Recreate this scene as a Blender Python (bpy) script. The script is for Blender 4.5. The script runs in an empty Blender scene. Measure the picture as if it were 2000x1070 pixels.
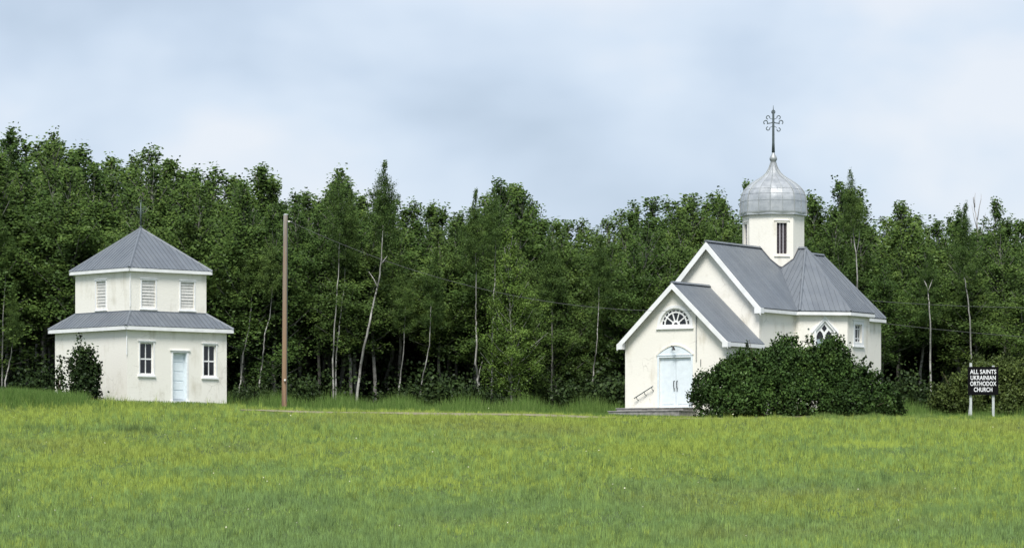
import bpy, math, random
import numpy as np
from mathutils import Vector, Matrix
from mathutils.geometry import tessellate_polygon
R = math.radians
rng = np.random.default_rng(7); random.seed(7)
sc = bpy.context.scene
COL = sc.collection

# ------------------------------------------------------------------ camera, sky, sun, exposure
F = 3.5                                   # focal length over picture width
cam = bpy.data.cameras.new('camera'); camo = bpy.data.objects.new('camera', cam); COL.objects.link(camo)
cam.sensor_width = 36; cam.lens = 36 * F; cam.clip_start = 0.5; cam.clip_end = 9000
camo.location = (0, 0, 0); camo.rotation_euler = (R(90), 0, 0)
cam.shift_y = (950 - 535) / 2000
sc.camera = camo

SUN_EL, SUN_AZ = 55, 187                  # azimuth clockwise from +Y: behind the camera
w = bpy.data.worlds.new('World'); sc.world = w; w.use_nodes = True
nt = w.node_tree; nt.nodes.clear()
def N(t, kind, **kw):
    n = t.nodes.new(kind)
    for k, v in kw.items():
        if k.startswith('i_'): n.inputs[k[2:].replace('_', ' ')].default_value = v
        else: setattr(n, k, v)
    return n
def LK(t, a, b): t.links.new(a, b)
def ramp(t, stops, fac=None):
    n = t.nodes.new('ShaderNodeValToRGB'); e = n.color_ramp.elements
    while len(e) < len(stops): e.new(0.5)
    for el, (p, c) in zip(e, stops): el.position = p; el.color = (*c, 1)
    if fac is not None: LK(t, fac, n.inputs[0])
    return n
sky = N(nt, 'ShaderNodeTexSky', sky_type='NISHITA', sun_disc=False)
sky.sun_elevation = R(SUN_EL); sky.sun_rotation = R(SUN_AZ)
skm = N(nt, 'ShaderNodeVectorMath', operation='SCALE'); LK(nt, sky.outputs[0], skm.inputs[0]); skm.inputs['Scale'].default_value = 0.08
tc = N(nt, 'ShaderNodeTexCoord')
mp = N(nt, 'ShaderNodeMapping'); LK(nt, tc.outputs['Generated'], mp.inputs[0]); mp.inputs['Location'].default_value = (4.2, 3.1, 0.9); mp.inputs['Scale'].default_value = (1, 1, 1.7)
n1 = N(nt, 'ShaderNodeTexNoise', i_Scale=10.0, i_Detail=4.0, i_Roughness=0.45, i_Distortion=0.15); LK(nt, mp.outputs[0], n1.inputs['Vector'])
# overcast deck: blue-grey bellies and paler lit layers, the same all round the sky
cr = ramp(nt, [(0.36, (0.236, 0.283, 0.350)), (0.46, (0.284, 0.332, 0.402)), (0.55, (0.328, 0.372, 0.434)), (0.65, (0.388, 0.408, 0.444))], n1.outputs['Fac'])
mx = N(nt, 'ShaderNodeMixRGB'); mx.inputs[0].default_value = 0.9
LK(nt, skm.outputs[0], mx.inputs[1]); LK(nt, cr.outputs[0], mx.inputs[2])
bg = N(nt, 'ShaderNodeBackground'); LK(nt, mx.outputs[0], bg.inputs[0]); bg.inputs[1].default_value = 1.0
wo = N(nt, 'ShaderNodeOutputWorld'); LK(nt, bg.outputs[0], wo.inputs[0])

sl = bpy.data.lights.new('sun', 'SUN'); sl.energy = 2.1; sl.angle = R(22); sl.color = (1, 0.965, 0.91)
so = bpy.data.objects.new('sun', sl); COL.objects.link(so)
az = R(SUN_AZ); el = R(SUN_EL)
so.rotation_euler = Vector((-math.sin(az) * math.cos(el), -math.cos(az) * math.cos(el), -math.sin(el))).to_track_quat('-Z', 'Y').to_euler()
so.location = (0, 0, 60)
vs = sc.view_settings; vs.view_transform = 'Standard'; vs.look = 'None'; vs.exposure = 1.08; vs.gamma = 1; vs.use_curve_mapping = False
sc.render.engine = 'CYCLES'
sc.cycles.max_bounces = 7; sc.cycles.diffuse_bounces = 5; sc.cycles.transmission_bounces = 5; sc.cycles.glossy_bounces = 3

# ------------------------------------------------------------------ materials
MATS = {}
def mat(name):
    m = bpy.data.materials.new(name); m.use_nodes = True; MATS[name] = m
    return m, m.node_tree, m.node_tree.nodes['Principled BSDF']
def plain(name, col, rough=0.6, metal=0.0, var=0.12, scale=6.0, bump=0.0, spec=0.4):
    m, t, b = mat(name)
    g = N(t, 'ShaderNodeTexCoord'); n = N(t, 'ShaderNodeTexNoise', i_Scale=scale, i_Detail=5.0); LK(t, g.outputs['Object'], n.inputs['Vector'])
    lo = tuple(c * (1 - var) for c in col); hi = tuple(min(1, c * (1 + var)) for c in col)
    r = ramp(t, [(0.3, lo), (0.7, hi)], n.outputs['Fac']); LK(t, r.outputs[0], b.inputs['Base Color'])
    b.inputs['Roughness'].default_value = rough; b.inputs['Metallic'].default_value = metal; b.inputs['Specular IOR Level'].default_value = spec
    if bump:
        bp = N(t, 'ShaderNodeBump', i_Strength=bump, i_Distance=0.02); LK(t, n.outputs['Fac'], bp.inputs['Height']); LK(t, bp.outputs[0], b.inputs['Normal'])
    return m
def stucco(name, col, stain, amount=1.0):
    m, t, b = mat(name)
    g = N(t, 'ShaderNodeTexCoord')
    mpg = N(t, 'ShaderNodeMapping'); LK(t, g.outputs['Object'], mpg.inputs[0]); mpg.inputs['Scale'].default_value = (1.1, 1.1, 0.28)   # rain streaks
    n1 = N(t, 'ShaderNodeTexNoise', i_Scale=2.2, i_Detail=6.0, i_Roughness=0.6); LK(t, mpg.outputs[0], n1.inputs['Vector'])
    n2 = N(t, 'ShaderNodeTexNoise', i_Scale=0.9, i_Detail=4.0, i_Roughness=0.6); LK(t, g.outputs['Object'], n2.inputs['Vector'])
    n3 = N(t, 'ShaderNodeTexNoise', i_Scale=14.0, i_Detail=4.0); LK(t, g.outputs['Object'], n3.inputs['Vector'])
    mul = N(t, 'ShaderNodeMath', operation='MULTIPLY'); LK(t, n1.outputs['Fac'], mul.inputs[0]); LK(t, n2.outputs['Fac'], mul.inputs[1])
    r1 = ramp(t, [(0.27, (0, 0, 0)), (0.47, (amount,) * 3)], mul.outputs[0])
    mxx = N(t, 'ShaderNodeMixRGB'); mxx.inputs[1].default_value = (*col, 1); mxx.inputs[2].default_value = (*stain, 1); LK(t, r1.outputs[0], mxx.inputs[0])
    # mud splashes: small flecks with a shape of their own, near the foot
    sz = N(t, 'ShaderNodeSeparateXYZ'); LK(t, g.outputs['Object'], sz.inputs[0])
    mr = N(t, 'ShaderNodeMapRange'); LK(t, sz.outputs[2], mr.inputs[0]); mr.inputs[1].default_value = 0.0; mr.inputs[2].default_value = 1.3; mr.inputs[3].default_value = 1.0; mr.inputs[4].default_value = 0.0
    n4 = N(t, 'ShaderNodeTexNoise', i_Scale=4.5, i_Detail=6.0, i_Roughness=0.7); LK(t, g.outputs['Object'], n4.inputs['Vector'])
    r4 = ramp(t, [(0.56, (0, 0, 0)), (0.7, (0.55,) * 3)], n4.outputs['Fac'])
    m4 = N(t, 'ShaderNodeMath', operation='MULTIPLY'); LK(t, mr.outputs[0], m4.inputs[0]); LK(t, r4.outputs[0], m4.inputs[1])
    mx4 = N(t, 'ShaderNodeMixRGB'); LK(t, m4.outputs[0], mx4.inputs[0]); LK(t, mxx.outputs[0], mx4.inputs[1]); mx4.inputs[2].default_value = (0.42, 0.38, 0.30, 1)
    vw = N(t, 'ShaderNodeTexNoise', i_Scale=1.6, i_Detail=4.0); LK(t, g.outputs['Object'], vw.inputs['Vector'])
    va = N(t, 'ShaderNodeVectorMath', operation='MULTIPLY_ADD'); LK(t, vw.outputs['Color'], va.inputs[0]); va.inputs[1].default_value = (.5, .5, .5); LK(t, g.outputs['Object'], va.inputs[2])
    vo = N(t, 'ShaderNodeTexVoronoi', feature='DISTANCE_TO_EDGE', i_Scale=0.62); LK(t, va.outputs[0], vo.inputs['Vector'])
    rc = ramp(t, [(0.0, (0.32,) * 3), (0.012, (0, 0, 0))], vo.outputs['Distance'])
    nm_ = N(t, 'ShaderNodeTexNoise', i_Scale=0.7, i_Detail=2.0); LK(t, g.outputs['Object'], nm_.inputs['Vector'])
    rm = ramp(t, [(0.50, (0, 0, 0)), (0.60, (1, 1, 1))], nm_.outputs['Fac'])
    mc = N(t, 'ShaderNodeMath', operation='MULTIPLY'); LK(t, rc.outputs[0], mc.inputs[0]); LK(t, rm.outputs[0], mc.inputs[1])
    mx5 = N(t, 'ShaderNodeMixRGB'); LK(t, mc.outputs[0], mx5.inputs[0]); LK(t, mx4.outputs[0], mx5.inputs[1]); mx5.inputs[2].default_value = (0.30, 0.27, 0.22, 1)
    LK(t, mx5.outputs[0], b.inputs['Base Color']); b.inputs['Roughness'].default_value = 0.9; b.inputs['Specular IOR Level'].default_value = 0.2
    bp = N(t, 'ShaderNodeBump', i_Strength=0.35, i_Distance=0.02); LK(t, n3.outputs['Fac'], bp.inputs['Height']); LK(t, bp.outputs[0], b.inputs['Normal'])
    return m
stucco('stucco_church', (0.86, 0.828, 0.75), (0.56, 0.51, 0.41), 0.75)
stucco('stucco_tower', (0.86, 0.83, 0.755), (0.56, 0.52, 0.42), 0.7)
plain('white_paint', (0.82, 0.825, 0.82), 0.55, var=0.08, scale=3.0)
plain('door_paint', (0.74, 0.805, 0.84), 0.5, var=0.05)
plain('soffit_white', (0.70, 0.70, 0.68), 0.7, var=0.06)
plain('louver_paint', (0.60, 0.59, 0.56), 0.7, var=0.15)
plain('louver_dark', (0.045, 0.035, 0.04), 0.6)
plain('louver_bar', (0.40, 0.38, 0.40), 0.6)
plain('shingle_dark', (0.09, 0.095, 0.11), 0.6)
plain('glass_dark', (0.012, 0.014, 0.017), 0.06, var=0.2, spec=0.5)
plain('glass_pale', (0.30, 0.36, 0.38), 0.1, var=0.25, spec=0.5)
plain('iron', (0.10, 0.125, 0.125), 0.5, 0.5)
plain('iron_black', (0.02, 0.02, 0.022), 0.5, 0.3)
plain('steel_grey', (0.36, 0.38, 0.38), 0.5, 0.4)
plain('concrete', (0.27, 0.26, 0.245), 0.9, var=0.3, scale=5, bump=0.3)
plain('step_wood', (0.30, 0.29, 0.28), 0.85, var=0.35, scale=3)
plain('foundation', (0.16, 0.15, 0.14), 0.9, var=0.4)
plain('sign_black', (0.004, 0.004, 0.005), 0.6, spec=0.1)
plain('letter_white', (0.85, 0.85, 0.86), 0.5, var=0.02)
plain('sign_post', (0.50, 0.53, 0.52), 0.6, var=0.15)
plain('insulator', (0.75, 0.72, 0.68), 0.3)
plain('wire', (0.10, 0.105, 0.10), 0.6)
plain('gravel', (0.225, 0.20, 0.125), 0.95, var=0.25, scale=2.5)
plain('stem', (0.12, 0.09, 0.06), 0.9)
plain('flower_pale', (0.72, 0.70, 0.52), 0.7)
def metal_roof():
    m, t, b = mat('metal_roof')
    g = N(t, 'ShaderNodeTexCoord'); oi = N(t, 'ShaderNodeObjectInfo')
    n = N(t, 'ShaderNodeTexNoise', i_Scale=1.3, i_Detail=6.0, i_Roughness=0.62); LK(t, g.outputs['Object'], n.inputs['Vector'])
    r = ramp(t, [(0.3, (0.135, 0.152, 0.175)), (0.7, (0.175, 0.192, 0.212))], n.outputs['Fac'])
    mr = N(t, 'ShaderNodeMapRange'); LK(t, oi.outputs['Random'], mr.inputs[0]); mr.inputs[3].default_value = 0.94; mr.inputs[4].default_value = 1.06
    sm = N(t, 'ShaderNodeVectorMath', operation='SCALE'); LK(t, r.outputs[0], sm.inputs[0]); LK(t, mr.outputs[0], sm.inputs['Scale'])
    LK(t, sm.outputs[0], b.inputs['Base Color']); b.inputs['Metallic'].default_value = 0.15; b.inputs['Roughness'].default_value = 0.48
metal_roof()
def dome_metal():
    m, t, b = mat('dome_metal')
    g = N(t, 'ShaderNodeTexCoord'); oi = N(t, 'ShaderNodeObjectInfo')
    n = N(t, 'ShaderNodeTexNoise', i_Scale=2.6, i_Detail=6.0, i_Roughness=0.65); LK(t, g.outputs['Object'], n.inputs['Vector'])
    r = ramp(t, [(0.3, (0.42, 0.44, 0.45)), (0.7, (0.64, 0.655, 0.665))], n.outputs['Fac'])
    mr = N(t, 'ShaderNodeMapRange'); LK(t, oi.outputs['Random'], mr.inputs[0]); mr.inputs[3].default_value = 0.82; mr.inputs[4].default_value = 1.12
    sm = N(t, 'ShaderNodeVectorMath', operation='SCALE'); LK(t, r.outputs[0], sm.inputs[0]); LK(t, mr.outputs[0], sm.inputs['Scale'])
    LK(t, sm.outputs[0], b.inputs['Base Color']); b.inputs['Metallic'].default_value = 0.55
    r2 = ramp(t, [(0.3, (0.30,) * 3), (0.7, (0.48,) * 3)], n.outputs['Fac']); LK(t, r2.outputs[0], b.inputs['Roughness'])
    bp = N(t, 'ShaderNodeBump', i_Strength=0.25, i_Distance=0.05); LK(t, n.outputs['Fac'], bp.inputs['Height']); LK(t, bp.outputs[0], b.inputs['Normal'])
dome_metal()
def pole_wood():
    m, t, b = mat('pole_wood')
    g = N(t, 'ShaderNodeTexCoord'); s = N(t, 'ShaderNodeSeparateXYZ'); LK(t, g.outputs['Object'], s.inputs[0])
    mpg = N(t, 'ShaderNodeMapping'); LK(t, g.outputs['Object'], mpg.inputs[0]); mpg.inputs['Scale'].default_value = (9, 9, 0.25)
    n = N(t, 'ShaderNodeTexNoise', i_Scale=3.0, i_Detail=5.0); LK(t, mpg.outputs[0], n.inputs['Vector'])
    z = N(t, 'ShaderNodeMapRange'); LK(t, s.outputs[2], z.inputs[0]); z.inputs[1].default_value = 0; z.inputs[2].default_value = 7.8
    a = N(t, 'ShaderNodeMath', operation='MULTIPLY_ADD'); LK(t, n.outputs['Fac'], a.inputs[0]); a.inputs[1].default_value = 0.9; zs = N(t, 'ShaderNodeMath', operation='MULTIPLY_ADD'); LK(t, z.outputs[0], zs.inputs[0]); zs.inputs[1].default_value = .75; zs.inputs[2].default_value = -.25; LK(t, zs.outputs[0], a.inputs[2])
    r = ramp(t, [(0.08, (0.13, 0.08, 0.055)), (0.33, (0.30, 0.19, 0.112)), (0.7, (0.28, 0.20, 0.14)), (0.95, (0.25, 0.215, 0.185)), (1.0, (0.38, 0.36, 0.32))], a.outputs[0])
    LK(t, r.outputs[0], b.inputs['Base Color']); b.inputs['Roughness'].default_value = 0.9
    bp = N(t, 'ShaderNodeBump', i_Strength=0.6, i_Distance=0.02); LK(t, n.outputs['Fac'], bp.inputs['Height']); LK(t, bp.outputs[0], b.inputs['Normal'])
pole_wood()
def bark(name, c0, c1, mark):
    m, t, b = mat(name)
    g = N(t, 'ShaderNodeTexCoord'); oi = N(t, 'ShaderNodeObjectInfo')
    n = N(t, 'ShaderNodeTexNoise', i_Scale=2.2, i_Detail=5.0); LK(t, g.outputs['Object'], n.inputs['Vector'])
    r = ramp(t, [(0.35, c0), (0.65, c1)], n.outputs['Fac'])
    mpg = N(t, 'ShaderNodeMapping'); LK(t, g.outputs['Object'], mpg.inputs[0]); mpg.inputs['Scale'].default_value = (3, 3, 7)
    n2 = N(t, 'ShaderNodeTexNoise', i_Scale=1.6, i_Detail=3.0); LK(t, mpg.outputs[0], n2.inputs['Vector'])
    r2 = ramp(t, [(0.6, (0, 0, 0)), (0.68, (1, 1, 1))], n2.outputs['Fac'])
    mxx = N(t, 'ShaderNodeMixRGB'); LK(t, r2.outputs[0], mxx.inputs[0]); LK(t, r.outputs[0], mxx.inputs[1]); mxx.inputs[2].default_value = (*mark, 1)
    LK(t, mxx.outputs[0], b.inputs['Base Color']); b.inputs['Roughness'].default_value = 0.85; b.inputs['Specular IOR Level'].default_value = 0.2
bark('bark_aspen', (0.11, 0.105, 0.095), (0.27, 0.26, 0.235), (0.04, 0.036, 0.03))
bark('bark_pale', (0.17, 0.165, 0.15), (0.44, 0.43, 0.395), (0.07, 0.06, 0.05))
bark('bark_dead', (0.26, 0.24, 0.22), (0.40, 0.38, 0.36), (0.10, 0.09, 0.08))
def leafmat(name, lo, mid, hi, trans=0.38, objvar=0.25, gloss=0.012, clump=True):
    m, t, b = mat(name); t.nodes.remove(b)
    out = t.nodes['Material Output']
    at = N(t, 'ShaderNodeAttribute', attribute_name='rnd'); oi = N(t, 'ShaderNodeObjectInfo')
    r = ramp(t, [(0.0, lo), (0.55, mid), (1.0, hi)], at.outputs['Fac'])
    mr = N(t, 'ShaderNodeMapRange'); LK(t, oi.outputs['Random'], mr.inputs[0]); mr.inputs[3].default_value = 1 - objvar; mr.inputs[4].default_value = 1 + objvar
    hs = N(t, 'ShaderNodeHueSaturation'); LK(t, r.outputs[0], hs.inputs['Color']); LK(t, mr.outputs[0], hs.inputs['Value'])
    mh = N(t, 'ShaderNodeMapRange'); LK(t, oi.outputs['Random'], mh.inputs[0]); mh.inputs[3].default_value = 0.51; mh.inputs[4].default_value = 0.494; LK(t, mh.outputs[0], hs.inputs['Hue'])
    d = N(t, 'ShaderNodeBsdfDiffuse'); LK(t, hs.outputs[0], d.inputs[0])
    if clump:
        an = N(t, 'ShaderNodeAttribute', attribute_name='nrm'); vt = N(t, 'ShaderNodeVectorTransform', vector_type='NORMAL', convert_from='OBJECT', convert_to='WORLD'); LK(t, an.outputs['Vector'], vt.inputs[0])
        nn = N(t, 'ShaderNodeVectorMath', operation='NORMALIZE'); LK(t, vt.outputs[0], nn.inputs[0]); LK(t, nn.outputs[0], d.inputs['Normal'])
    tr = N(t, 'ShaderNodeBsdfTranslucent'); LK(t, hs.outputs[0], tr.inputs[0])
    m1 = N(t, 'ShaderNodeMixShader'); m1.inputs[0].default_value = trans; LK(t, d.outputs[0], m1.inputs[1]); LK(t, tr.outputs[0], m1.inputs[2])
    gl = N(t, 'ShaderNodeBsdfGlossy'); gl.inputs['Roughness'].default_value = 0.45; gl.inputs['Color'].default_value = (0.8, 0.85, 0.8, 1)
    m2 = N(t, 'ShaderNodeMixShader'); m2.inputs[0].default_value = gloss; LK(t, m1.outputs[0], m2.inputs[1]); LK(t, gl.outputs[0], m2.inputs[2])
    LK(t, m2.outputs[0], out.inputs[0]); return m
leafmat('leaf_aspen', (0.060, 0.103, 0.031), (0.112, 0.188, 0.048), (0.190, 0.280, 0.068), objvar=0.18)
leafmat('leaf_olive', (0.060, 0.088, 0.026), (0.120, 0.165, 0.045), (0.205, 0.260, 0.070), objvar=0.05)
leafmat('leaf_light', (0.085, 0.15, 0.034), (0.145, 0.245, 0.050), (0.23, 0.345, 0.075), objvar=0.05)
leafmat('leaf_bush', (0.037, 0.068, 0.021), (0.072, 0.128, 0.032), (0.140, 0.222, 0.050), trans=0.22, objvar=0.1)
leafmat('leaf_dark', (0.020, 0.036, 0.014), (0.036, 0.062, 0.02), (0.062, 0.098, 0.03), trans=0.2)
def grassmat(name, A, B, C, tall=False):
    m, t, b = mat(name); t.nodes.remove(b); out = t.nodes['Material Output']
    ge = N(t, 'ShaderNodeNewGeometry'); at = N(t, 'ShaderNodeAttribute', attribute_name='rnd')
    n1 = N(t, 'ShaderNodeTexNoise', i_Scale=0.11, i_Detail=4.0, i_Roughness=0.6); LK(t, ge.outputs['Position'], n1.inputs['Vector'])
    n2 = N(t, 'ShaderNodeTexNoise', i_Scale=0.55, i_Detail=3.0, i_Roughness=0.6); LK(t, ge.outputs['Position'], n2.inputs['Vector'])
    mp_ = N(t, 'ShaderNodeMapping'); LK(t, ge.outputs['Position'], mp_.inputs[0]); mp_.inputs['Location'].default_value = (37, 11, 5)
    n3 = N(t, 'ShaderNodeTexNoise', i_Scale=0.09, i_Detail=3.0); LK(t, mp_.outputs[0], n3.inputs['Vector'])
    s = N(t, 'ShaderNodeSeparateXYZ'); LK(t, ge.outputs['Position'], s.inputs[0])
    gy = N(t, 'ShaderNodeMapRange'); LK(t, s.outputs[1], gy.inputs[0]); gy.inputs[1].default_value = 96; gy.inputs[2].default_value = 146; gy.inputs[3].default_value = -0.18; gy.inputs[4].default_value = 0.13   # coarse green grass low in the ditch, yellower hay higher up
    a1 = N(t, 'ShaderNodeMath', operation='ADD'); LK(t, n1.outputs['Fac'], a1.inputs[0]); LK(t, gy.outputs[0], a1.inputs[1])
    a2 = N(t, 'ShaderNodeMath', operation='MULTIPLY_ADD'); LK(t, n2.outputs['Fac'], a2.inputs[0]); a2.inputs[1].default_value = 0.35; LK(t, a1.outputs[0], a2.inputs[2])
    a3 = N(t, 'ShaderNodeMath', operation='MULTIPLY_ADD'); LK(t, at.outputs['Fac'], a3.inputs[0]); a3.inputs[1].default_value = 0.38; LK(t, a2.outputs[0], a3.inputs[2])
    r = ramp(t, [(0.52, A), (0.80, B), (1.12 / 1.2, C)], a3.outputs[0])
    rb = ramp(t, [(0.54, (0, 0, 0)), (0.70, (0.4,) * 3)], n3.outputs['Fac'])
    mxx = N(t, 'ShaderNodeMixRGB'); LK(t, rb.outputs[0], mxx.inputs[0]); LK(t, r.outputs[0], mxx.inputs[1]); mxx.inputs[2].default_value = (0.22, 0.235, 0.08, 1)
    fr = N(t, 'ShaderNodeMath', operation='MULTIPLY'); LK(t, at.outputs['Fac'], fr.inputs[0]); fr.inputs[1].default_value = 7.31
    f2 = N(t, 'ShaderNodeMath', operation='FRACT'); LK(t, fr.outputs[0], f2.inputs[0])
    mv = N(t, 'ShaderNodeMapRange'); LK(t, f2.outputs[0], mv.inputs[0]); mv.inputs[3].default_value = .55; mv.inputs[4].default_value = 1.40
    sv = N(t, 'ShaderNodeVectorMath', operation='SCALE'); LK(t, mxx.outputs[0], sv.inputs[0]); LK(t, mv.outputs[0], sv.inputs['Scale']); mxx = sv
    d = N(t, 'ShaderNodeBsdfDiffuse'); LK(t, mxx.outputs[0], d.inputs[0])
    na = N(t, 'ShaderNodeVectorMath', operation='MULTIPLY_ADD'); LK(t, ge.outputs['Normal'], na.inputs[0]); na.inputs[1].default_value = (.9, .9, .9); na.inputs[2].default_value = (0, -.1, .7)
    nb = N(t, 'ShaderNodeVectorMath', operation='NORMALIZE'); LK(t, na.outputs[0], nb.inputs[0]); LK(t, nb.outputs[0], d.inputs['Normal'])
    tr = N(t, 'ShaderNodeBsdfTranslucent'); LK(t, mxx.outputs[0], tr.inputs[0])
    m1 = N(t, 'ShaderNodeMixShader'); m1.inputs[0].default_value = 0.35; LK(t, d.outputs[0], m1.inputs[1]); LK(t, tr.outputs[0], m1.inputs[2])
    LK(t, m1.outputs[0], out.inputs[0]); return m
grassmat('grass_blade', (0.165, 0.252, 0.092), (0.205, 0.298, 0.086), (0.285, 0.358, 0.074))
leafmat('tall_grass', (0.095, 0.165, 0.045), (0.15, 0.25, 0.06), (0.25, 0.33, 0.11), trans=0.35, objvar=0.05, gloss=0.0, clump=False)
plain('soil_grass', (0.060, 0.095, 0.026), 0.95, var=0.3, scale=0.4)

# ------------------------------------------------------------------ helpers
def tag(o, label=None, cat=None, group=None, kind=None):
    for k, v in (('label', label), ('category', cat), ('group', group), ('kind', kind)):
        if v: o[k] = v
    return o
def empty(name, loc, rz=0, parent=None):
    o = bpy.data.objects.new(name, None); COL.objects.link(o); o.location = loc; o.rotation_euler = (0, 0, rz); o.empty_display_size = 0.3; o.parent = parent
    return o
class MB:
    def __init__(s): s.v = []; s.f = []
    def add(s, vs, fs):
        o = len(s.v); s.v += [tuple(p) for p in vs]; s.f += [tuple(i + o for i in f) for f in fs]; return s
    def box(s, x0, x1, y0, y1, z0, z1):
        return s.add([(x0, y0, z0), (x1, y0, z0), (x1, y1, z0), (x0, y1, z0), (x0, y0, z1), (x1, y0, z1), (x1, y1, z1), (x0, y1, z1)],
                     [(0, 3, 2, 1), (4, 5, 6, 7), (0, 1, 5, 4), (1, 2, 6, 5), (2, 3, 7, 6), (3, 0, 4, 7)])
    def prism(s, poly, off):
        """poly: 3-D points, counter-clockwise seen from the outside; off: vector from the outer face to the inner one"""
        n = len(poly); off = Vector(off); P = [Vector(p) for p in poly]
        vs = P + [p + off for p in P]
        fs = [tuple(range(n)), tuple(range(2 * n - 1, n - 1, -1))] + [((i + 1) % n, i, i + n, (i + 1) % n + n) for i in range(n)]
        return s.add(vs, fs)
    def tube(s, path, radii, n=8, caps=True):
        P = [Vector(p) for p in path]; m = len(P); vs = []; up = None
        if not hasattr(radii, '__len__'): radii = [radii] * m
        for i, p in enumerate(P):
            t = (P[min(i + 1, m - 1)] - P[max(i - 1, 0)]).normalized()
            ref = Vector((0, 1, 0)) if abs(t.y) < 0.9 else Vector((1, 0, 0))
            a = t.cross(ref).normalized(); b = t.cross(a)
            for k in range(n):
                an = 2 * math.pi * k / n; vs.append(p + (a * math.cos(an) + b * math.sin(an)) * float(radii[i]))
        fs = [(i * n + k, i * n + (k + 1) % n, (i + 1) * n + (k + 1) % n, (i + 1) * n + k) for i in range(m - 1) for k in range(n)]
        if caps: fs += [tuple(range(n - 1, -1, -1)), tuple((m - 1) * n + k for k in range(n))]
        return s.add(vs, fs)
    def sphere(s, c, r, n=10, m=6, sz=1.0):
        pts = [(math.sin(math.pi * i / m), -math.cos(math.pi * i / m) * sz) for i in range(m + 1)]
        vs = []
        for (q, z) in pts:
            for k in range(n):
                an = 2 * math.pi * k / n; vs.append((c[0] + r * max(q, 1e-3) * math.cos(an), c[1] + r * max(q, 1e-3) * math.sin(an), c[2] + r * z))
        return s.add(vs, [(i * n + k, i * n + (k + 1) % n, (i + 1) * n + (k + 1) % n, (i + 1) * n + k) for i in range(m) for k in range(n)])
    def build(s, name, m, parent=None, smooth=False):
        me = bpy.data.meshes.new(name); me.from_pydata(s.v, [], s.f); me.materials.append(MATS[m]); me.validate()
        if smooth: me.polygons.foreach_set('use_smooth', [True] * len(me.polygons))
        o = bpy.data.objects.new(name, me); COL.objects.link(o); o.parent = parent
        return o
def npmesh(name, V, Fc, m, rnd=None, nrm=None):
    me = bpy.data.meshes.new(name); V = np.asarray(V, np.float32); Fc = np.asarray(Fc, np.int32); n, k = Fc.shape
    me.vertices.add(len(V)); me.vertices.foreach_set('co', V.ravel())
    me.loops.add(n * k); me.loops.foreach_set('vertex_index', Fc.ravel())
    me.polygons.add(n); me.polygons.foreach_set('loop_start', np.arange(n, dtype=np.int32) * k); me.polygons.foreach_set('loop_total', np.full(n, k, np.int32))
    if rnd is not None:
        a = me.attributes.new('rnd', 'FLOAT', 'FACE'); a.data.foreach_set('value', np.asarray(rnd, np.float32))
    if nrm is not None:
        a = me.attributes.new('nrm', 'FLOAT_VECTOR', 'FACE'); a.data.foreach_set('vector', np.asarray(nrm, np.float32).ravel())
    me.materials.append(MATS[m]); me.update(); return me
def linkmesh(name, me, parent=None):
    o = bpy.data.objects.new(name, me); COL.objects.link(o); o.parent = parent; return o

# ------------------------------------------------------------------ terrain
def sp(u, wd): return wd * np.logaddexp(0, u / wd)
def ground_z(x, y):
    x = np.asarray(x, float); y = np.asarray(y, float); xc = np.clip(x, -60, 60)
    zc = 3.05 - 0.0108 * xc
    p = (sp(y - 92, 2.0) - sp(y - 146, 1.6)) / 54
    z = -1.75 + (zc + 1.75) * p + 0.010 * sp(np.minimum(y, 260) - 147, 1.0)
    on = np.clip((y - 88) / 10, 0, 1) * np.clip((148 - y) / 8, 0, 1)
    z = z + on * (0.07 * np.sin(x * .55 + y * .31) * np.sin(y * .43 + 1) + 0.05 * np.sin(x * 1.13 - y * .7 + 2) + 0.10 * np.sin(x * .21 + 1.3) * np.sin(y * .17))
    z = z + 0.27 * np.exp(-((x + 15.5) / 5.5) ** 2 - ((y - 151) / 4.2) ** 2)
    z = z - 0.13 * np.exp(-((x - 6.0) / 4.5) ** 2 - ((y - 147.5) / 3.5) ** 2)
    z = z + 0.30 * np.exp(-((x + 21.5) / 4.2) ** 2 - ((y - 146.5) / 2.6) ** 2)
    return z
def gz(x, y): return float(ground_z(x, y))
def grade(lo, hi, fine_lo, fine_hi, step, grow=1.35):
    a = list(np.arange(fine_lo, fine_hi + 1e-6, step)); s = step
    while a[-1] < hi: s *= grow; a.append(min(hi, a[-1] + s))
    s = step
    while a[0] > lo: s *= grow; a.insert(0, max(lo, a[0] - s))
    return np.array(a)
gx = grade(-4000, 4000, -34, 36, 0.6); gy_ = grade(-3000, 6000, 84, 170, 0.6)
XX, YY = np.meshgrid(gx, gy_); ZZ = ground_z(XX, YY)
V = np.stack([XX, YY, ZZ], -1).reshape(-1, 3); nx, ny = len(gx), len(gy_)
I = np.arange(nx * ny).reshape(ny, nx)
Fq = np.stack([I[:-1, :-1], I[:-1, 1:], I[1:, 1:], I[1:, :-1]], -1).reshape(-1, 4)
g = linkmesh('ground', npmesh('ground', V, Fq, 'soil_grass')); g.data.polygons.foreach_set('use_smooth', [True] * len(g.data.polygons)); tag(g, kind='structure', label='green field rising to the church', cat=None)

# mown gravelly lane along the crest, in front of the buildings
def lane_y(x): return 145.3 + 0.2 * np.sin(x * .16)
lx = np.arange(-12, 14.01, 0.5); ls = []
for x in lx:
    wd = 0.9 * min(1, (x + 12.2) / 5, (14.4 - x) / 5) + 0.12 + .6 * math.exp(-((x - 7) / 5) ** 2)
    for k in (-1, -.33, .33, 1):
        y = lane_y(x) + k * wd; ls.append((x, y, gz(x, y) + 0.03))
n_ = len(lx); Lf = [(i * 4 + j, (i + 1) * 4 + j, (i + 1) * 4 + j + 1, i * 4 + j + 1) for i in range(n_ - 1) for j in range(3)]
ln = linkmesh('lane', npmesh('lane', np.array(ls), np.array(Lf), 'gravel')); tag(ln, kind='structure')

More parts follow.
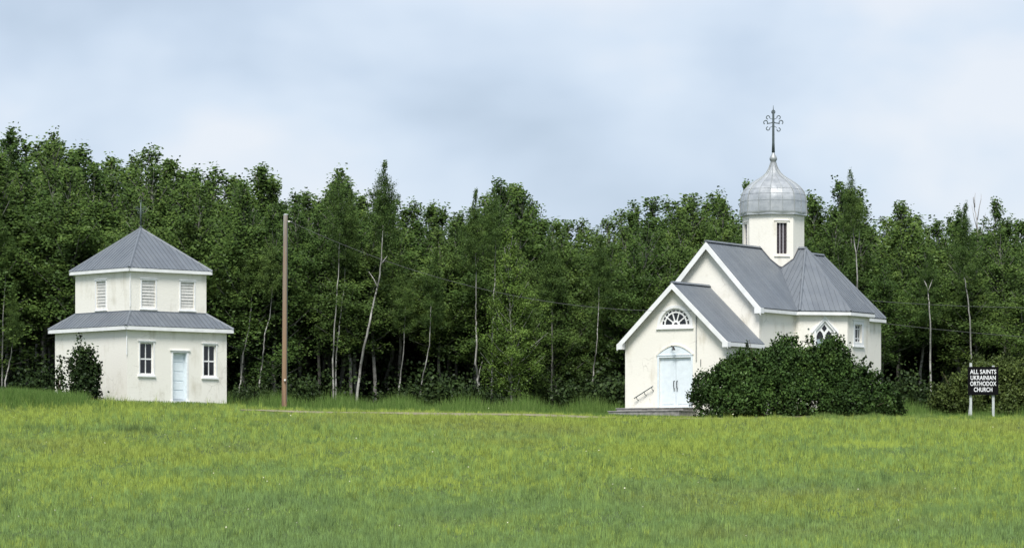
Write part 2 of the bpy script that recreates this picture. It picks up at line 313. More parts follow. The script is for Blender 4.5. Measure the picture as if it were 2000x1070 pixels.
# ------------------------------------------------------------------ roof slopes made of ribbed metal panels
def clip_half(poly, n, d, keep_less):
    out = []
    for i in range(len(poly)):
        a, b = poly[i], poly[(i + 1) % len(poly)]; da, db = a.dot(n) - d, b.dot(n) - d
        if not keep_less: da, db = -da, -db
        if da <= 0: out.append(a)
        if (da < 0 < db) or (db < 0 < da): out.append(a + (b - a) * (da / (da - db)))
    return out
def slope(poly, eave_dir, parent, pitch=0.25, split=True, th=0.05, rib=0.022):
    """poly 3-D, counter-clockwise from outside; ribs run across eave_dir inside the plane"""
    P = [Vector(p) for p in poly]; nrm = Vector((0, 0, 0))
    for i in range(1, len(P) - 1): nrm += (P[i] - P[0]).cross(P[i + 1] - P[0])
    nrm.normalize()
    e = Vector(eave_dir).normalized(); lo = min(p.dot(e) for p in P); hi = max(p.dot(e) for p in P)
    cnt = max(1, round((hi - lo) / pitch)); st = (hi - lo) / cnt; run = nrm.cross(e).normalized()
    root = MB(); root.prism(P, -nrm * th)
    obj = root.build('roof_slope', 'metal_roof', parent)
    allm = MB()
    for i in range(cnt):
        a, b = lo + i * st, lo + (i + 1) * st
        q = clip_half(P, e, a + .003, False); q = clip_half(q, e, b - .003, True) if len(q) > 2 else q
        if len(q) < 3: continue
        m = MB() if split else allm
        m.prism([v + nrm * (.006 + .0) for v in q], -nrm * .009)
        # raised rib on the panel's edge
        c = a + .02
        w0 = clip_half(P, e, c - .016, False); w0 = clip_half(w0, e, c + .016, True) if len(w0) > 2 else []
        if len(w0) >= 3:
            t0 = min(v.dot(run) for v in w0); t1 = max(v.dot(run) for v in w0)
            o = P[0] + e * (c - P[0].dot(e)); o = o - run * o.dot(run)
            pa = o + run * (t0 + .01) + nrm * .004; pb = o + run * (t1 - .01) + nrm * .004
            if (pb - pa).length > .05:
                m.prism([pa + e * .022, pb + e * .022, pb - e * .022, pa - e * .022][::1], Vector((0, 0, 0)) + nrm * rib)
        if split: m.build('roof_panel', 'metal_roof', obj)
    if not split and allm.v: allm.build('roof_panel', 'metal_roof', obj)['kind'] = 'stuff'
    return obj
def cap(a, b, parent, wd=0.11, hgt=0.03, name='ridge_cap', m='metal_roof'):
    a, b = Vector(a), Vector(b); t = (b - a).normalized(); s = t.cross(Vector((0, 0, 1))).normalized(); u = s.cross(t).normalized()
    prof = [s * wd - u * .05, s * .03 + u * hgt, -s * .03 + u * hgt, -s * wd - u * .05]
    MB().add([a + p for p in prof] + [b + p for p in prof], [(0, 1, 5, 4), (1, 2, 6, 5), (2, 3, 7, 6), (0, 3, 2, 1), (4, 5, 6, 7)]).build(name, m, parent)
def board(a, b, down, out, parent, name='fascia', m='white_paint', lift=0.0):
    """a white board from a to b, hanging `down` and `out` thick (vector)"""
    a, b = Vector(a), Vector(b); d = Vector((0, 0, -down)); o = Vector(out)
    MB().prism([a, a + d, b + d, b], o).build(name, m, parent)

def wall_face(name, outer, holes, O, ex, depth, m, parent, rec=0.15, solid=True):
    """flat wall with openings. outer/holes in (u, z); O origin, ex unit vector along u; outward normal is ex x z"""
    ex = Vector(ex); O = Vector(O); nrm = ex.cross(Vector((0, 0, 1)))
    def W(p, d=0): return O + ex * p[0] + Vector((0, 0, p[1])) - nrm * d
    loops = [outer] + holes
    tri = tessellate_polygon([[Vector((p[0], p[1], 0)) for p in l] for l in loops])
    flat = [p for l in loops for p in l]
    mb = MB(); vs = [W(p) for p in flat]; fs = []
    for a, b, c in tri:
        pa, pb, pc = flat[a], flat[b], flat[c]
        ar = (pb[0] - pa[0]) * (pc[1] - pa[1]) - (pb[1] - pa[1]) * (pc[0] - pa[0])
        fs.append((a, b, c) if ar > 0 else (a, c, b))
    mb.add(vs, fs)
    for h in holes:
        n = len(h); mb.add([W(p) for p in h] + [W(p, rec) for p in h], [(i, (i + 1) % n, (i + 1) % n + n, i + n) for i in range(n)])
    return mb.build(name, m, parent), W
def sbox(W, parent, name, m, u0, u1, z0, z1, d0, d1):
    """box in wall coordinates; d measured inwards from the wall face (negative: proud)"""
    P = [W((u0, z0), d0), W((u1, z0), d0), W((u1, z1), d0), W((u0, z1), d0)]
    return MB().prism(P, W((0, 0), d1) - W((0, 0), d0)).build(name, m, parent)
def casing(W, parent, name, u0, u1, z0, z1, wd, d0, d1, m='white_paint', bottom=True):
    mb = MB(); off = W((0, 0), d1) - W((0, 0), d0)
    def b(a0, a1, c0, c1): mb.prism([W((a0, c0), d0), W((a1, c0), d0), W((a1, c1), d0), W((a0, c1), d0)], off)
    b(u0 - wd, u0, z0 - (wd if bottom else 0), z1 + wd); b(u1, u1 + wd, z0 - (wd if bottom else 0), z1 + wd); b(u0, u1, z1, z1 + wd)
    if bottom: b(u0, u1, z0 - wd, z0)
    return mb.build(name, m, parent)
def sash_window(W, parent, u0, u1, z0, z1, rec=0.1):
    w_ = casing(W, parent, 'window', u0, u1, z0, z1, 0.055, -0.025, 0.0)
    um = (u0 + u1) / 2; zm = (z0 + z1) / 2 - 0.02
    casing(W, w_, 'sash', u0 + .045, u1 - .045, z0 + .045, z1 - .045, 0.045, rec - .03, rec)
    sbox(W, w_, 'meeting_rail', 'white_paint', u0 + .045, u1 - .045, zm - .03, zm + .03, rec - .035, rec)
    for (a, b) in ((z0 + .045, zm - .03), (zm + .03, z1 - .045)):
        sbox(W, w_, 'muntin', 'white_paint', um - .02, um + .02, a, b, rec - .03, rec)
        for (c, d) in ((u0 + .045, um - .02), (um + .02, u1 - .045)): sbox(W, w_, 'pane', 'glass_dark', c, d, a, b, rec - .008, rec)
    sbox(W, w_, 'sill', 'white_paint', u0 - .12, u1 + .10, z0 - .115, z0 - .055, -.07, 0)
    sbox(W, w_, 'head_trim', 'white_paint', u0 - .10, u1 + .10, z1 + .055, z1 + .10, -.055, 0)
def louver(W, parent, u0, u1, z0, z1, n=9, rec=0.1):
    w_ = casing(W, parent, 'louver_window', u0, u1, z0, z1, 0.06, -0.025, 0.0)
    sbox(W, w_, 'sill', 'white_paint', u0 - .10, u1 + .10, z0 - .10, z0 - .06, -.06, 0)
    sbox(W, w_, 'head_trim', 'white_paint', u0 - .09, u1 + .09, z1 + .06, z1 + .10, -.05, 0)
    sbox(W, w_, 'backing', 'louver_dark', u0, u1, z0, z1, rec - .005, rec + .01)
    st = (z1 - z0) / n
    for i in range(n):
        a = z0 + i * st
        j = random.uniform(-.012, .012)
        P = [W((u0 + .005, a - .006), .03 + j * .6), W((u1 - .005, a - .006 + random.uniform(-.006, .006)), .03 + j * .6), W((u1 - .005, a + st * 1.02), .055), W((u0 + .005, a + st * 1.02), .055)]
        MB().prism(P, W((0, 0), .02) - W((0, 0), 0)).build('slat', 'louver_paint', w_)

# ------------------------------------------------------------------ bell tower
bt = empty('bell_tower', (-16.114, 150, 3.58), R(42))
tag(bt, 'square two storey white stucco bell tower with grey metal roofs and louvers', 'bell tower')
B = 5.24; OV = 0.22; i0 = (B - 4.0) / 2; U = 4.0; UO = 0.19
zl0, zl1, zu0, zu1, zu2, zap = -0.5, 3.0, 3.80, 5.50, 5.61, 7.48
win = [(0.66, 1.36, 1.14, 2.47), (4.0, 4.66, 1.12, 2.45)]; dr = (2.38, 3.12, 0.04, 2.09)
def rect(a): return [(a[0], a[2]), (a[1], a[2]), (a[1], a[3]), (a[0], a[3])]
_, WR = wall_face('wall', [(0, zl0), (B, zl0), (B, zl1), (0, zl1)], [rect(w_) for w_ in win] + [rect(dr)], (0, 0, 0), (1, 0, 0), .2, 'stucco_tower', bt, rec=0.2)
_, WL = wall_face('wall', [(0, zl0), (B, zl0), (B, zl1), (0, zl1)], [], (0, B, 0), (0, -1, 0), .2, 'stucco_tower', bt)
wall_face('wall', [(0, zl0), (B, zl0), (B, zl1), (0, zl1)], [], (B, 0, 0), (0, 1, 0), .2, 'stucco_tower', bt)
wall_face('wall', [(0, zl0), (B, zl0), (B, zl1), (0, zl1)], [], (B, B, 0), (-1, 0, 0), .2, 'stucco_tower', bt)
for w_ in win: sash_window(WR, bt, *w_)
# recessed plank door with five horizontal panels
df = casing(WR, bt, 'door_frame', dr[0], dr[1], dr[2], dr[3], 0.075, -0.02, 0.0, bottom=False)
sbox(WR, df, 'head_trim', 'white_paint', dr[0] - .16, dr[1] + .16, dr[3] + .075, dr[3] + .115, -.06, 0)
sbox(WR, df, 'jamb', 'door_paint', dr[0], dr[0] + .02, dr[2], dr[3], .0, .17); sbox(WR, df, 'jamb', 'door_paint', dr[1] - .02, dr[1], dr[2], dr[3], .0, .17)
sbox(WR, df, 'threshold', 'white_paint', dr[0] - .13, dr[1] + .13, -.06, .04, -.09, .2)
dl = sbox(WR, bt, 'door', 'door_paint', dr[0] + .02, dr[1] - .02, dr[2] + .01, dr[3], .175, .2)
for k in range(5):
    a = dr[2] + .09 + k * .395
    sbox(WR, dl, 'door_panel', 'door_paint', dr[0] + .09, dr[1] - .09, a, a + .34, .158, .175)
sbox(WR, dl, 'door_knob', 'iron_black', dr[0] + .05, dr[0] + .08, .95, 1.03, .13, .175)
# eaves of the lower roof
def square_roof(x0, x1, ze0, ze1, top, apex=None, inner=None):
    rt = empty('lower_roof' if inner else 'upper_roof', (0, 0, 0), 0, bt)
    E = [(x0, x0), (x1, x0), (x1, x1), (x0, x1)]
    for k in range(4):
        a, b = E[k], E[(k + 1) % 4]; d = Vector((b[0] - a[0], b[1] - a[1], 0)).normalized(); out = d.cross(Vector((0, 0, 1)))
        board(Vector((*a, ze1)) + out * 0.0, Vector((*b, ze1)), ze1 - ze0, -out * .03, rt)
        if apex:
            c = ((x0 + x1) / 2,) * 2; poly = [(*a, ze1 + .02), (*b, ze1 + .02), (*c, top)]; hip = (*c, top)
        else:
            I4 = [(inner[0], inner[0]), (inner[1], inner[0]), (inner[1], inner[1]), (inner[0], inner[1])]
            poly = [(*a, ze1 + .02), (*b, ze1 + .02), (*I4[(k + 1) % 4], top), (*I4[k], top)]; hip = (*I4[k], top)
        slope(poly, d, rt, 0.235, split=k in (0, 3))
        cap((*a, ze1 + .045), Vector(hip) + Vector((0, 0, .03)), rt, .075, .022, 'hip_cap')
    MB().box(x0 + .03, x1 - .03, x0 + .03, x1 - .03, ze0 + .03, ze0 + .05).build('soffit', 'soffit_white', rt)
    return rt
lr = square_roof(-OV, B + OV, 2.98, 3.13, zu0, inner=(i0, i0 + U))
MB().box(i0 - .03, i0 + U + .03, i0 - .03, i0 + U + .03, zu0 - .02, zu0 + .045).build('flashing', 'metal_roof', lr)
# upper storey
lv = [(0.58, 1.30, 3.98, 5.13), (2.62, 3.34, 3.98, 5.13)]
_, WUR = wall_face('upper_wall', [(0, zu0 - .05), (U, zu0 - .05), (U, zu1), (0, zu1)], [rect(a) for a in lv], (i0, i0, 0), (1, 0, 0), .2, 'stucco_tower', bt, rec=.1)
lv2 = [(1.55, 2.25, 3.98, 5.15)]
_, WUL = wall_face('upper_wall', [(0, zu0 - .05), (U, zu0 - .05), (U, zu1), (0, zu1)], [rect(a) for a in lv2], (i0, i0 + U, 0), (0, -1, 0), .2, 'stucco_tower', bt, rec=.1)
wall_face('upper_wall', [(0, zu0 - .05), (U, zu0 - .05), (U, zu1), (0, zu1)], [], (i0 + U, i0, 0), (0, 1, 0), .2, 'stucco_tower', bt)
wall_face('upper_wall', [(0, zu0 - .05), (U, zu0 - .05), (U, zu1), (0, zu1)], [], (i0 + U, i0 + U, 0), (-1, 0, 0), .2, 'stucco_tower', bt)
for a in lv: louver(WUR, bt, *a)
for a in lv2: louver(WUL, bt, *a)
ur = square_roof(i0 - UO, i0 + U + UO, 5.48, 5.61, zap, apex=True)
cx_ = B / 2
fin = MB(); fin.tube([(cx_, cx_, zap - .05), (cx_, cx_, zap + 1.12)], [.035, .022], 8); fin.sphere((cx_, cx_, zap + .06), .06)
fo = fin.build('finial_cross', 'iron', bt, True)
ar = MB()
d_ = Vector((math.cos(R(-42)), math.sin(R(-42)), 0))          # cross-arms lie square to the view of the field
def ringpts(c, r, a0=0, a1=360, n=12, dd=d_): return [Vector(c) + dd * r * math.cos(R(a0 + (a1 - a0) * i / n)) + Vector((0, 0, r * math.sin(R(a0 + (a1 - a0) * i / n)))) for i in range(n + 1)]
c0 = Vector((cx_, cx_, zap + .82)); ar.tube([c0 - d_ * .16, c0 + d_ * .16], .014, 6)
for sx in (-1, 1):
    ar.tube(ringpts(c0 + d_ * sx * .16 + Vector((0, 0, .05)), .05), .012, 5); ar.tube(ringpts(c0 + d_ * sx * .09 - Vector((0, 0, .12)), .05), .012, 5)
ar.tube(ringpts(c0 + Vector((0, 0, .33)), .05), .012, 5); ar.build('scrollwork', 'iron', fo)
# rusty downpipe stubs at the corner
MB().tube([(-.03, -.03, 2.95), (-.045, -.045, 2.6), (-.04, -.04, 1.95)], .022, 6).build('corner_conduit', 'white_paint', bt)
MB().tube([(i0 - .035, i0 - .035, 5.4), (i0 - .04, i0 - .04, 4.6), (i0 - .035, i0 - .035, 4.0)], .02, 6).build('corner_conduit', 'white_paint', bt)

# ------------------------------------------------------------------ church
ch = empty('church', (6.888, 151.29, 3.33), R(-32))
tag(ch, 'white stucco church with grey metal roofs, silver onion dome and pale blue doors', 'church')
HW = 2.44                                   # half width of porch, nave and apse
# porch -----------------------------------------------------------
VR, VE, VK = 5.27, 2.68, 0.951; VZ = VR - VK * VE
LN = 2.95
def arc(c, rx, rz, a0, a1, n): return [(c[0] + rx * math.cos(R(a0 + (a1 - a0) * i / n)), c[1] + rz * math.sin(R(a0 + (a1 - a0) * i / n))) for i in range(n + 1)]
wt = VR - VK * HW - .12
door = [(-.77, .0), (.77, .0), (.77, 2.12), (-.77, 2.12)]
fanh = [(.74, 3.46)] + arc((0, 3.46), .74, .74, 0, 180, 16)[1:]
_, WF = wall_face('porch_wall', [(-HW, -.6), (HW, -.6), (HW, wt), (0, VR - .12), (-HW, wt)], [door, fanh], (0, 0, 0), (1, 0, 0), .2, 'stucco_church', ch, rec=.12)
wall_face('porch_wall', [(0, -.6), (LN, -.6), (LN, wt), (0, wt)], [], (HW, 0, 0), (0, 1, 0), .2, 'stucco_church', ch)
wall_face('porch_wall', [(0, -.6), (LN, -.6), (LN, wt), (0, wt)], [], (-HW, LN, 0), (0, -1, 0), .2, 'stucco_church', ch)
pr = empty('porch_roof', (0, 0, 0), 0, ch); F0 = -.26; VB = LN + .04
slope([(VE, F0, VZ), (VE, VB, VZ), (0, VB, VR), (0, F0, VR)], (0, 1, 0), pr, .3, rib=.005)
slope([(-VE, VB, VZ), (-VE, F0, VZ), (0, F0, VR), (0, VB, VR)], (0, 1, 0), pr, .3, split=False, rib=.005)
cap((0, F0 - .01, VR + .03), (0, VB - .05, VR + .03), pr)
def rake(p0, p1, y, parent, down, th=.035):
    a = Vector((p0[0], y, p0[1])); b = Vector((p1[0], y, p1[1]))
    P = [a, a - Vector((0, 0, down)), b - Vector((0, 0, down)), b]
    if (P[1] - P[0]).cross(P[2] - P[0]).y > 0: P = P[::-1]
    MB().prism(P, (0, th, 0)).build('bargeboard', 'white_paint', parent)
rake((-VE, VZ - .02), (0, VR - .02), F0 - .04, pr, .26); rake((0, VR - .02), (VE, VZ - .02), F0 - .04, pr, .26)
for s in (-1, 1):
    MB().prism([(s * (VE + .01), F0 - .046, VZ - .01), (s * (VE - .26), F0 - .046, VZ + .18), (s * (VE - .26), F0 - .046, VZ - .22), (s * (VE + .01), F0 - .046, VZ - .22)][::s], (0, .26, 0)).build('eave_return', 'white_paint', pr)
    board((s * VE, F0 - .04, VZ - .02), (s * VE, VB, VZ - .02), .16, (-s * .03, 0, 0), pr)
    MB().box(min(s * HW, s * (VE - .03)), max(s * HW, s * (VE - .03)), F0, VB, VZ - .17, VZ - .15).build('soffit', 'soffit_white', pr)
# double door
fr = casing(WF, ch, 'door_frame', -.77, .77, 0, 2.12, .085, -.03, 0, 'door_paint', bottom=False)
hood_o = [(-.86, 2.205)] + [(.86 - 1.72 * i / 14, 2.215 + .40 * (1 - abs(2 * i / 14 - 1) ** 1.9)) for i in range(15)]
hood = [(.86, 2.206)] + hood_o[1:] + [(-.86, 2.206)]
hp = [WF(p, -.022) for p in hood]; MB().prism(hp, WF((0, 0), 0) - WF((0, 0), -.022)).build('tympanum', 'door_paint', fr)
for i in range(1, 15):
    a, b = hood_o[i], hood_o[i + 1]
hm = MB()
ho = [(p[0] * 1.045, 2.2 + (p[1] - 2.2) * 1.07 + .035) for p in hood_o[1:]]; hi_ = hood_o[1:]
for i in range(14): hm.prism([WF(hi_[i + 1], -.05), WF(hi_[i], -.05), WF(ho[i], -.05), WF(ho[i + 1], -.05)], WF((0, 0), 0) - WF((0, 0), -.05))
hm.build('hood_moulding', 'stucco_church', fr)
sbox(WF, fr, 'lintel', 'door_paint', -.86, .86, 2.205, 2.245, -.05, -.022)
for s in (-1, 1):
    dl = sbox(WF, ch, 'door', 'door_paint', *(sorted((s * .008, s * .765))), .02, 2.115, .07, .11)
    sbox(WF, dl, 'door_panel', 'door_paint', *(sorted((s * .10, s * .67))), .15, 1.98, .055, .07)
    h = MB(); h.tube([WF((s * .075, .82), .065), WF((s * .075, .84), .0), WF((s * .075, 1.12), .0), WF((s * .075, 1.14), .065)], .018, 6)
    h.build('handle', 'iron_black', dl)
    sbox(WF, dl, 'push_plate', 'steel_grey', *(sorted((s * .05, s * .10))), .70, .80, .050, .07)
# fan window
fw = MB()
fo_ = arc((0, 3.46), .86, .86, 0, 180, 20); fi_ = arc((0, 3.46), .74, .74, 0, 180, 20)
for i in range(20): fw.prism([WF(fi_[i], -.03), WF(fo_[i], -.03), WF(fo_[i + 1], -.03), WF(fi_[i + 1], -.03)], WF((0, 0), 0) - WF((0, 0), -.03))
fw.prism([WF((-.86, 3.36), -.03), WF((.86, 3.36), -.03), WF((.86, 3.46), -.03), WF((-.86, 3.46), -.03)], WF((0, 0), 0) - WF((0, 0), -.03))
fwo = fw.build('fan_window', 'white_paint', ch)
sbox(WF, fwo, 'sill', 'white_paint', -.90, .90, 3.315, 3.36, -.07, 0)
def bar(p, q, wd, d0, d1, name, parent, m='white_paint'):
    p, q = Vector((*p, 0)), Vector((*q, 0)); t = (q - p).normalized(); s = Vector((-t.y, t.x, 0)) * wd / 2
    P = [p - s, q - s, q + s, p + s]
    return MB().prism([WF((v.x, v.y), d0) for v in P], WF((0, 0), d1) - WF((0, 0), d0)).build(name, m, parent)
C0 = (0, 3.50)
def ringband(r0, r1, name, m, a0=0, a1=180, n=20, d0=.05, d1=.08, c=C0):
    mb = MB(); A = arc(c, r0, r0, a0, a1, n); Bq = arc(c, r1, r1, a0, a1, n)
    for i in range(n): mb.prism([WF(A[i], d0), WF(Bq[i], d0), WF(Bq[i + 1], d0), WF(A[i + 1], d0)], WF((0, 0), d1) - WF((0, 0), d0))
    return mb.build(name, m, fwo)
ringband(.50, .56, 'muntin', 'white_paint'); ringband(.10, .19, 'muntin', 'white_paint', n=10); ringband(.655, .74, 'sash', 'white_paint', c=(0, 3.48))
sbox(WF, fwo, 'sash', 'white_paint', -.74, .74, 3.46, 3.51, .048, .08)
for a in (36, 72, 108, 144): bar((.17 * math.cos(R(a)), C0[1] + .17 * math.sin(R(a))), (.52 * math.cos(R(a)), C0[1] + .52 * math.sin(R(a))), .05, .052, .08, 'muntin', fwo)
for a in range(18, 180, 18): bar((.54 * math.cos(R(a)), C0[1] + .54 * math.sin(R(a))), (.68 * math.cos(R(a)), C0[1] + .68 * math.sin(R(a))), .045, .052, .08, 'muntin', fwo)
for k in range(5): ringband(.19, .50, 'pane', 'glass_dark' if k != 2 else 'glass_dark', 36 * k, 36 * k + 36, 4, .075, .085)
for k in range(10): ringband(.56, .70, 'pane', 'glass_dark', 18 * k, 18 * k + 18, 3, .075, .085)
ringband(.0, .10, 'pane', 'glass_dark', n=8, d0=.075, d1=.085)
# service mast, lamp, handrail, steps
MB().tube([WF((1.03, 1.95), -.03), WF((1.03, 4.0), -.03), WF((1.0, 4.08), -.08)], .022, 6).build('conduit', 'steel_grey', ch)
MB().tube([WF((.93, 4.06), -.16), WF((1.08, 4.06), -.0)], .03, 6).build('service_bracket', 'iron', ch)
MB().tube([WF((1.24, 1.72), -.02), WF((1.24, 2.02), -.02)], .015, 6).build('conduit', 'iron', ch)
lmp = MB(); lmp.tube([WF((-.12, 2.56), -.02), WF((-.10, 2.60), -.16), WF((.06, 2.57), -.24), WF((.07, 2.5), -.25)], .022, 6); lmp.tube([WF((.07, 2.53), -.25), WF((.07, 2.42), -.25)], [.035, .075], 8)
lmp.build('porch_lamp', 'iron_black', ch)
hr = MB(); hr.tube([WF((-1.92, .42), -.14), WF((-1.0, .92), -.14)], .022, 8); hro = hr.build('handrail', 'iron', ch)
for u in (-1.80, -1.42, -1.06):
    z = .42 + (u + 1.92) / .92 * .5
    MB().tube([WF((u, z), -.14), WF((u, z - .09), -.12), WF((u + .02, z - .16), 0)], .016, 6).build('bracket', 'iron', hro)
stp = empty('entrance_steps', Vector((6.888, 151.29, 0)) + Vector((0, 0, 0)), R(-32)); stp.location.z = 3.33
tag(stp, 'low grey weathered steps below the church double doors', 'steps')
for k, (u0, u1, z0, z1, d0, d1) in enumerate([(-2.25, .98, -.14, -.02, -1.05, -.0), (-2.42, 1.0, -.5, -.145, -1.45, -.0)]):
    MB().box(u0, u1, d0, -.012, z0, z1 - .02).build('riser', 'concrete', stp)
    for q in range(4):
        a = d0 + q * (abs(d0) / 4) - .03 * (q == 0)
        MB().box(u0 - .03, u1 + .03, a, d0 + (q + 1) * (abs(d0) / 4) - .015, z1 - .02, z1 + .012).build('tread_plank', 'step_wood', stp)
# nave, arms, apse --------------------------------------------------
ZR, K, DE, LC = 7.17, 1.09, 2.66, 8.85
ZE = ZR - K * DE; G0 = 2.70; DA = 2.82; KA = K * DE / DA; PS = 1.6; DW = 2.60
PB = 13.65
wz = ZE + .02
# walls
gp = ZR - .12
wall_face('nave_wall', [(-HW, 1.0), (HW, 1.0), (HW, ZR - K * HW - .12), (0, gp), (-HW, ZR - K * HW - .12)], [], (0, LN, 0), (1, 0, 0), .2, 'stucco_church', ch)
LI = LC - DW
for s in (1, -1):
    def P2(L, x): return Vector((s * x, L, 0))
    sI = PS + DW * math.sqrt(2) - DW; LA = LC - (DW * math.sqrt(2) - (4.2 - PS))
    pts = [P2(LN, HW), P2(LI, HW), P2(LI, sI), P2(LA, 4.2), P2(2 * LC - LA, 4.2), P2(2 * LC - LI, sI), P2(2 * LC - LI, HW), P2(PB + .414 * HW, HW), P2(PB + HW, .414 * HW), P2(PB + HW, 0)]
    nm = ['nave_wall', 'arm_wall', 'arm_wall', 'arm_wall', 'arm_wall', 'arm_wall', 'apse_wall', 'apse_wall', 'apse_wall']
    for i in range(len(pts) - 1):
        a, b = (pts[i], pts[i + 1]) if s > 0 else (pts[i + 1], pts[i])
        l = (b - a).length; holes = []
        if s > 0 and i == 2:
            um = l * .52; hw = .40
            holes = [[(um - hw, 1.95), (um + hw, 1.95), (um + hw, 3.42), (um, 3.84), (um - hw, 3.42)]]
        if s > 0 and i == 3: holes = [rect((.70, 1.38, 2.96, 3.74))]
        o_, WW = wall_face(nm[i], [(0, -.7), (l, -.7), (l, wz), (0, wz)], holes, a, (b - a).normalized(), .2, 'stucco_church', ch, rec=.12)
        if s > 0 and i == 2:
            # pointed window: frame, hood, two lancets and a diamond
            off = WW((0, 0), 0) - WW((0, 0), -.03)
            mb = MB(); oo = [(um - hw - .09, 1.86), (um + hw + .09, 1.86), (um + hw + .09, 3.455), (um, 3.97), (um - hw - .09, 3.455)]
            ii = holes[0]
            for q in range(5): mb.prism([WW(oo[q], -.03), WW(oo[(q + 1) % 5], -.03), WW(ii[(q + 1) % 5], -.03), WW(ii[q], -.03)], off)
            pw = mb.build('pointed_window', 'white_paint', ch)
            mb = MB(); h0 = [(um + hw + .23, 3.33), (um, 4.06), (um - hw - .23, 3.33)]; h1 = [(um + hw + .19, 3.31), (um, 3.975), (um - hw - .19, 3.31)]
            for q in range(2): mb.prism([WW(h0[q], -.06), WW(h0[q + 1], -.06), WW(h1[q + 1], -.06), WW(h1[q], -.06)], WW((0, 0), 0) - WW((0, 0), -.06))
            mb.build('hood_moulding', 'white_paint', pw)
            # tracery plate with openings
            lanc = lambda c: [(c - .155, 2.05), (c + .155, 2.05), (c + .155, 3.18), (c + .11, 3.32), (c, 3.44), (c - .11, 3.32), (c - .155, 3.18)]
            dia = [(um, 3.36), (um + .125, 3.52), (um, 3.70), (um - .125, 3.52)]
            wall_face('tracery', [(um - hw, 1.95), (um + hw, 1.95), (um + hw, 3.42), (um, 3.84), (um - hw, 3.42)], [lanc(um - .2), lanc(um + .2), dia], WW((0, 0), .05), (b - a).normalized(), .1, 'white_paint', pw, rec=.05)
            for c in (-.2, .2):
                sbox(WW, pw, 'pane', 'glass_dark', um + c - .16, um + c + .16, 3.06, 3.45, .095, .1); sbox(WW, pw, 'pane', 'glass_pale', um + c - .16, um + c + .16, 2.0, 3.06, .095, .1)
            sbox(WW, pw, 'pane', 'glass_dark', um - .13, um + .13, 3.455, 3.72, .098, .1)
            sbox(WW, ch, 'vent', 'iron', l * .16, l * .16 + .07, 3.48, 3.53, -.03, 0)
        if s > 0 and i == 3:
            w_ = casing(WW, ch, 'window', .70, 1.38, 2.96, 3.74, .16, -.025, 0)
            casing(WW, w_, 'sash', .74, 1.34, 3.0, 3.70, .04, .08, .12)
            for zz_ in (3.14, 3.55): sbox(WW, w_, 'muntin', 'white_paint', .74, 1.34, zz_ - .017, zz_ + .017, .085, .118)
            sbox(WW, w_, 'muntin', 'white_paint', 1.17, 1.205, 3.0, 3.70, .083, .116)
            za = [3.0, 3.123, 3.157, 3.533, 3.567, 3.70]
            for (u0, u1) in ((.74, 1.17), (1.205, 1.34)):
                for q in (0, 2, 4): sbox(WW, w_, 'pane', 'glass_dark', u0, u1, za[q], za[q + 1], .11, .12)
            sbox(WW, w_, 'sill', 'white_paint', .46, 1.60, 2.745, 2.80, -.07, 0); sbox(WW, w_, 'head_trim', 'white_paint', .46, 1.60, 3.90, 3.945, -.06, 0)
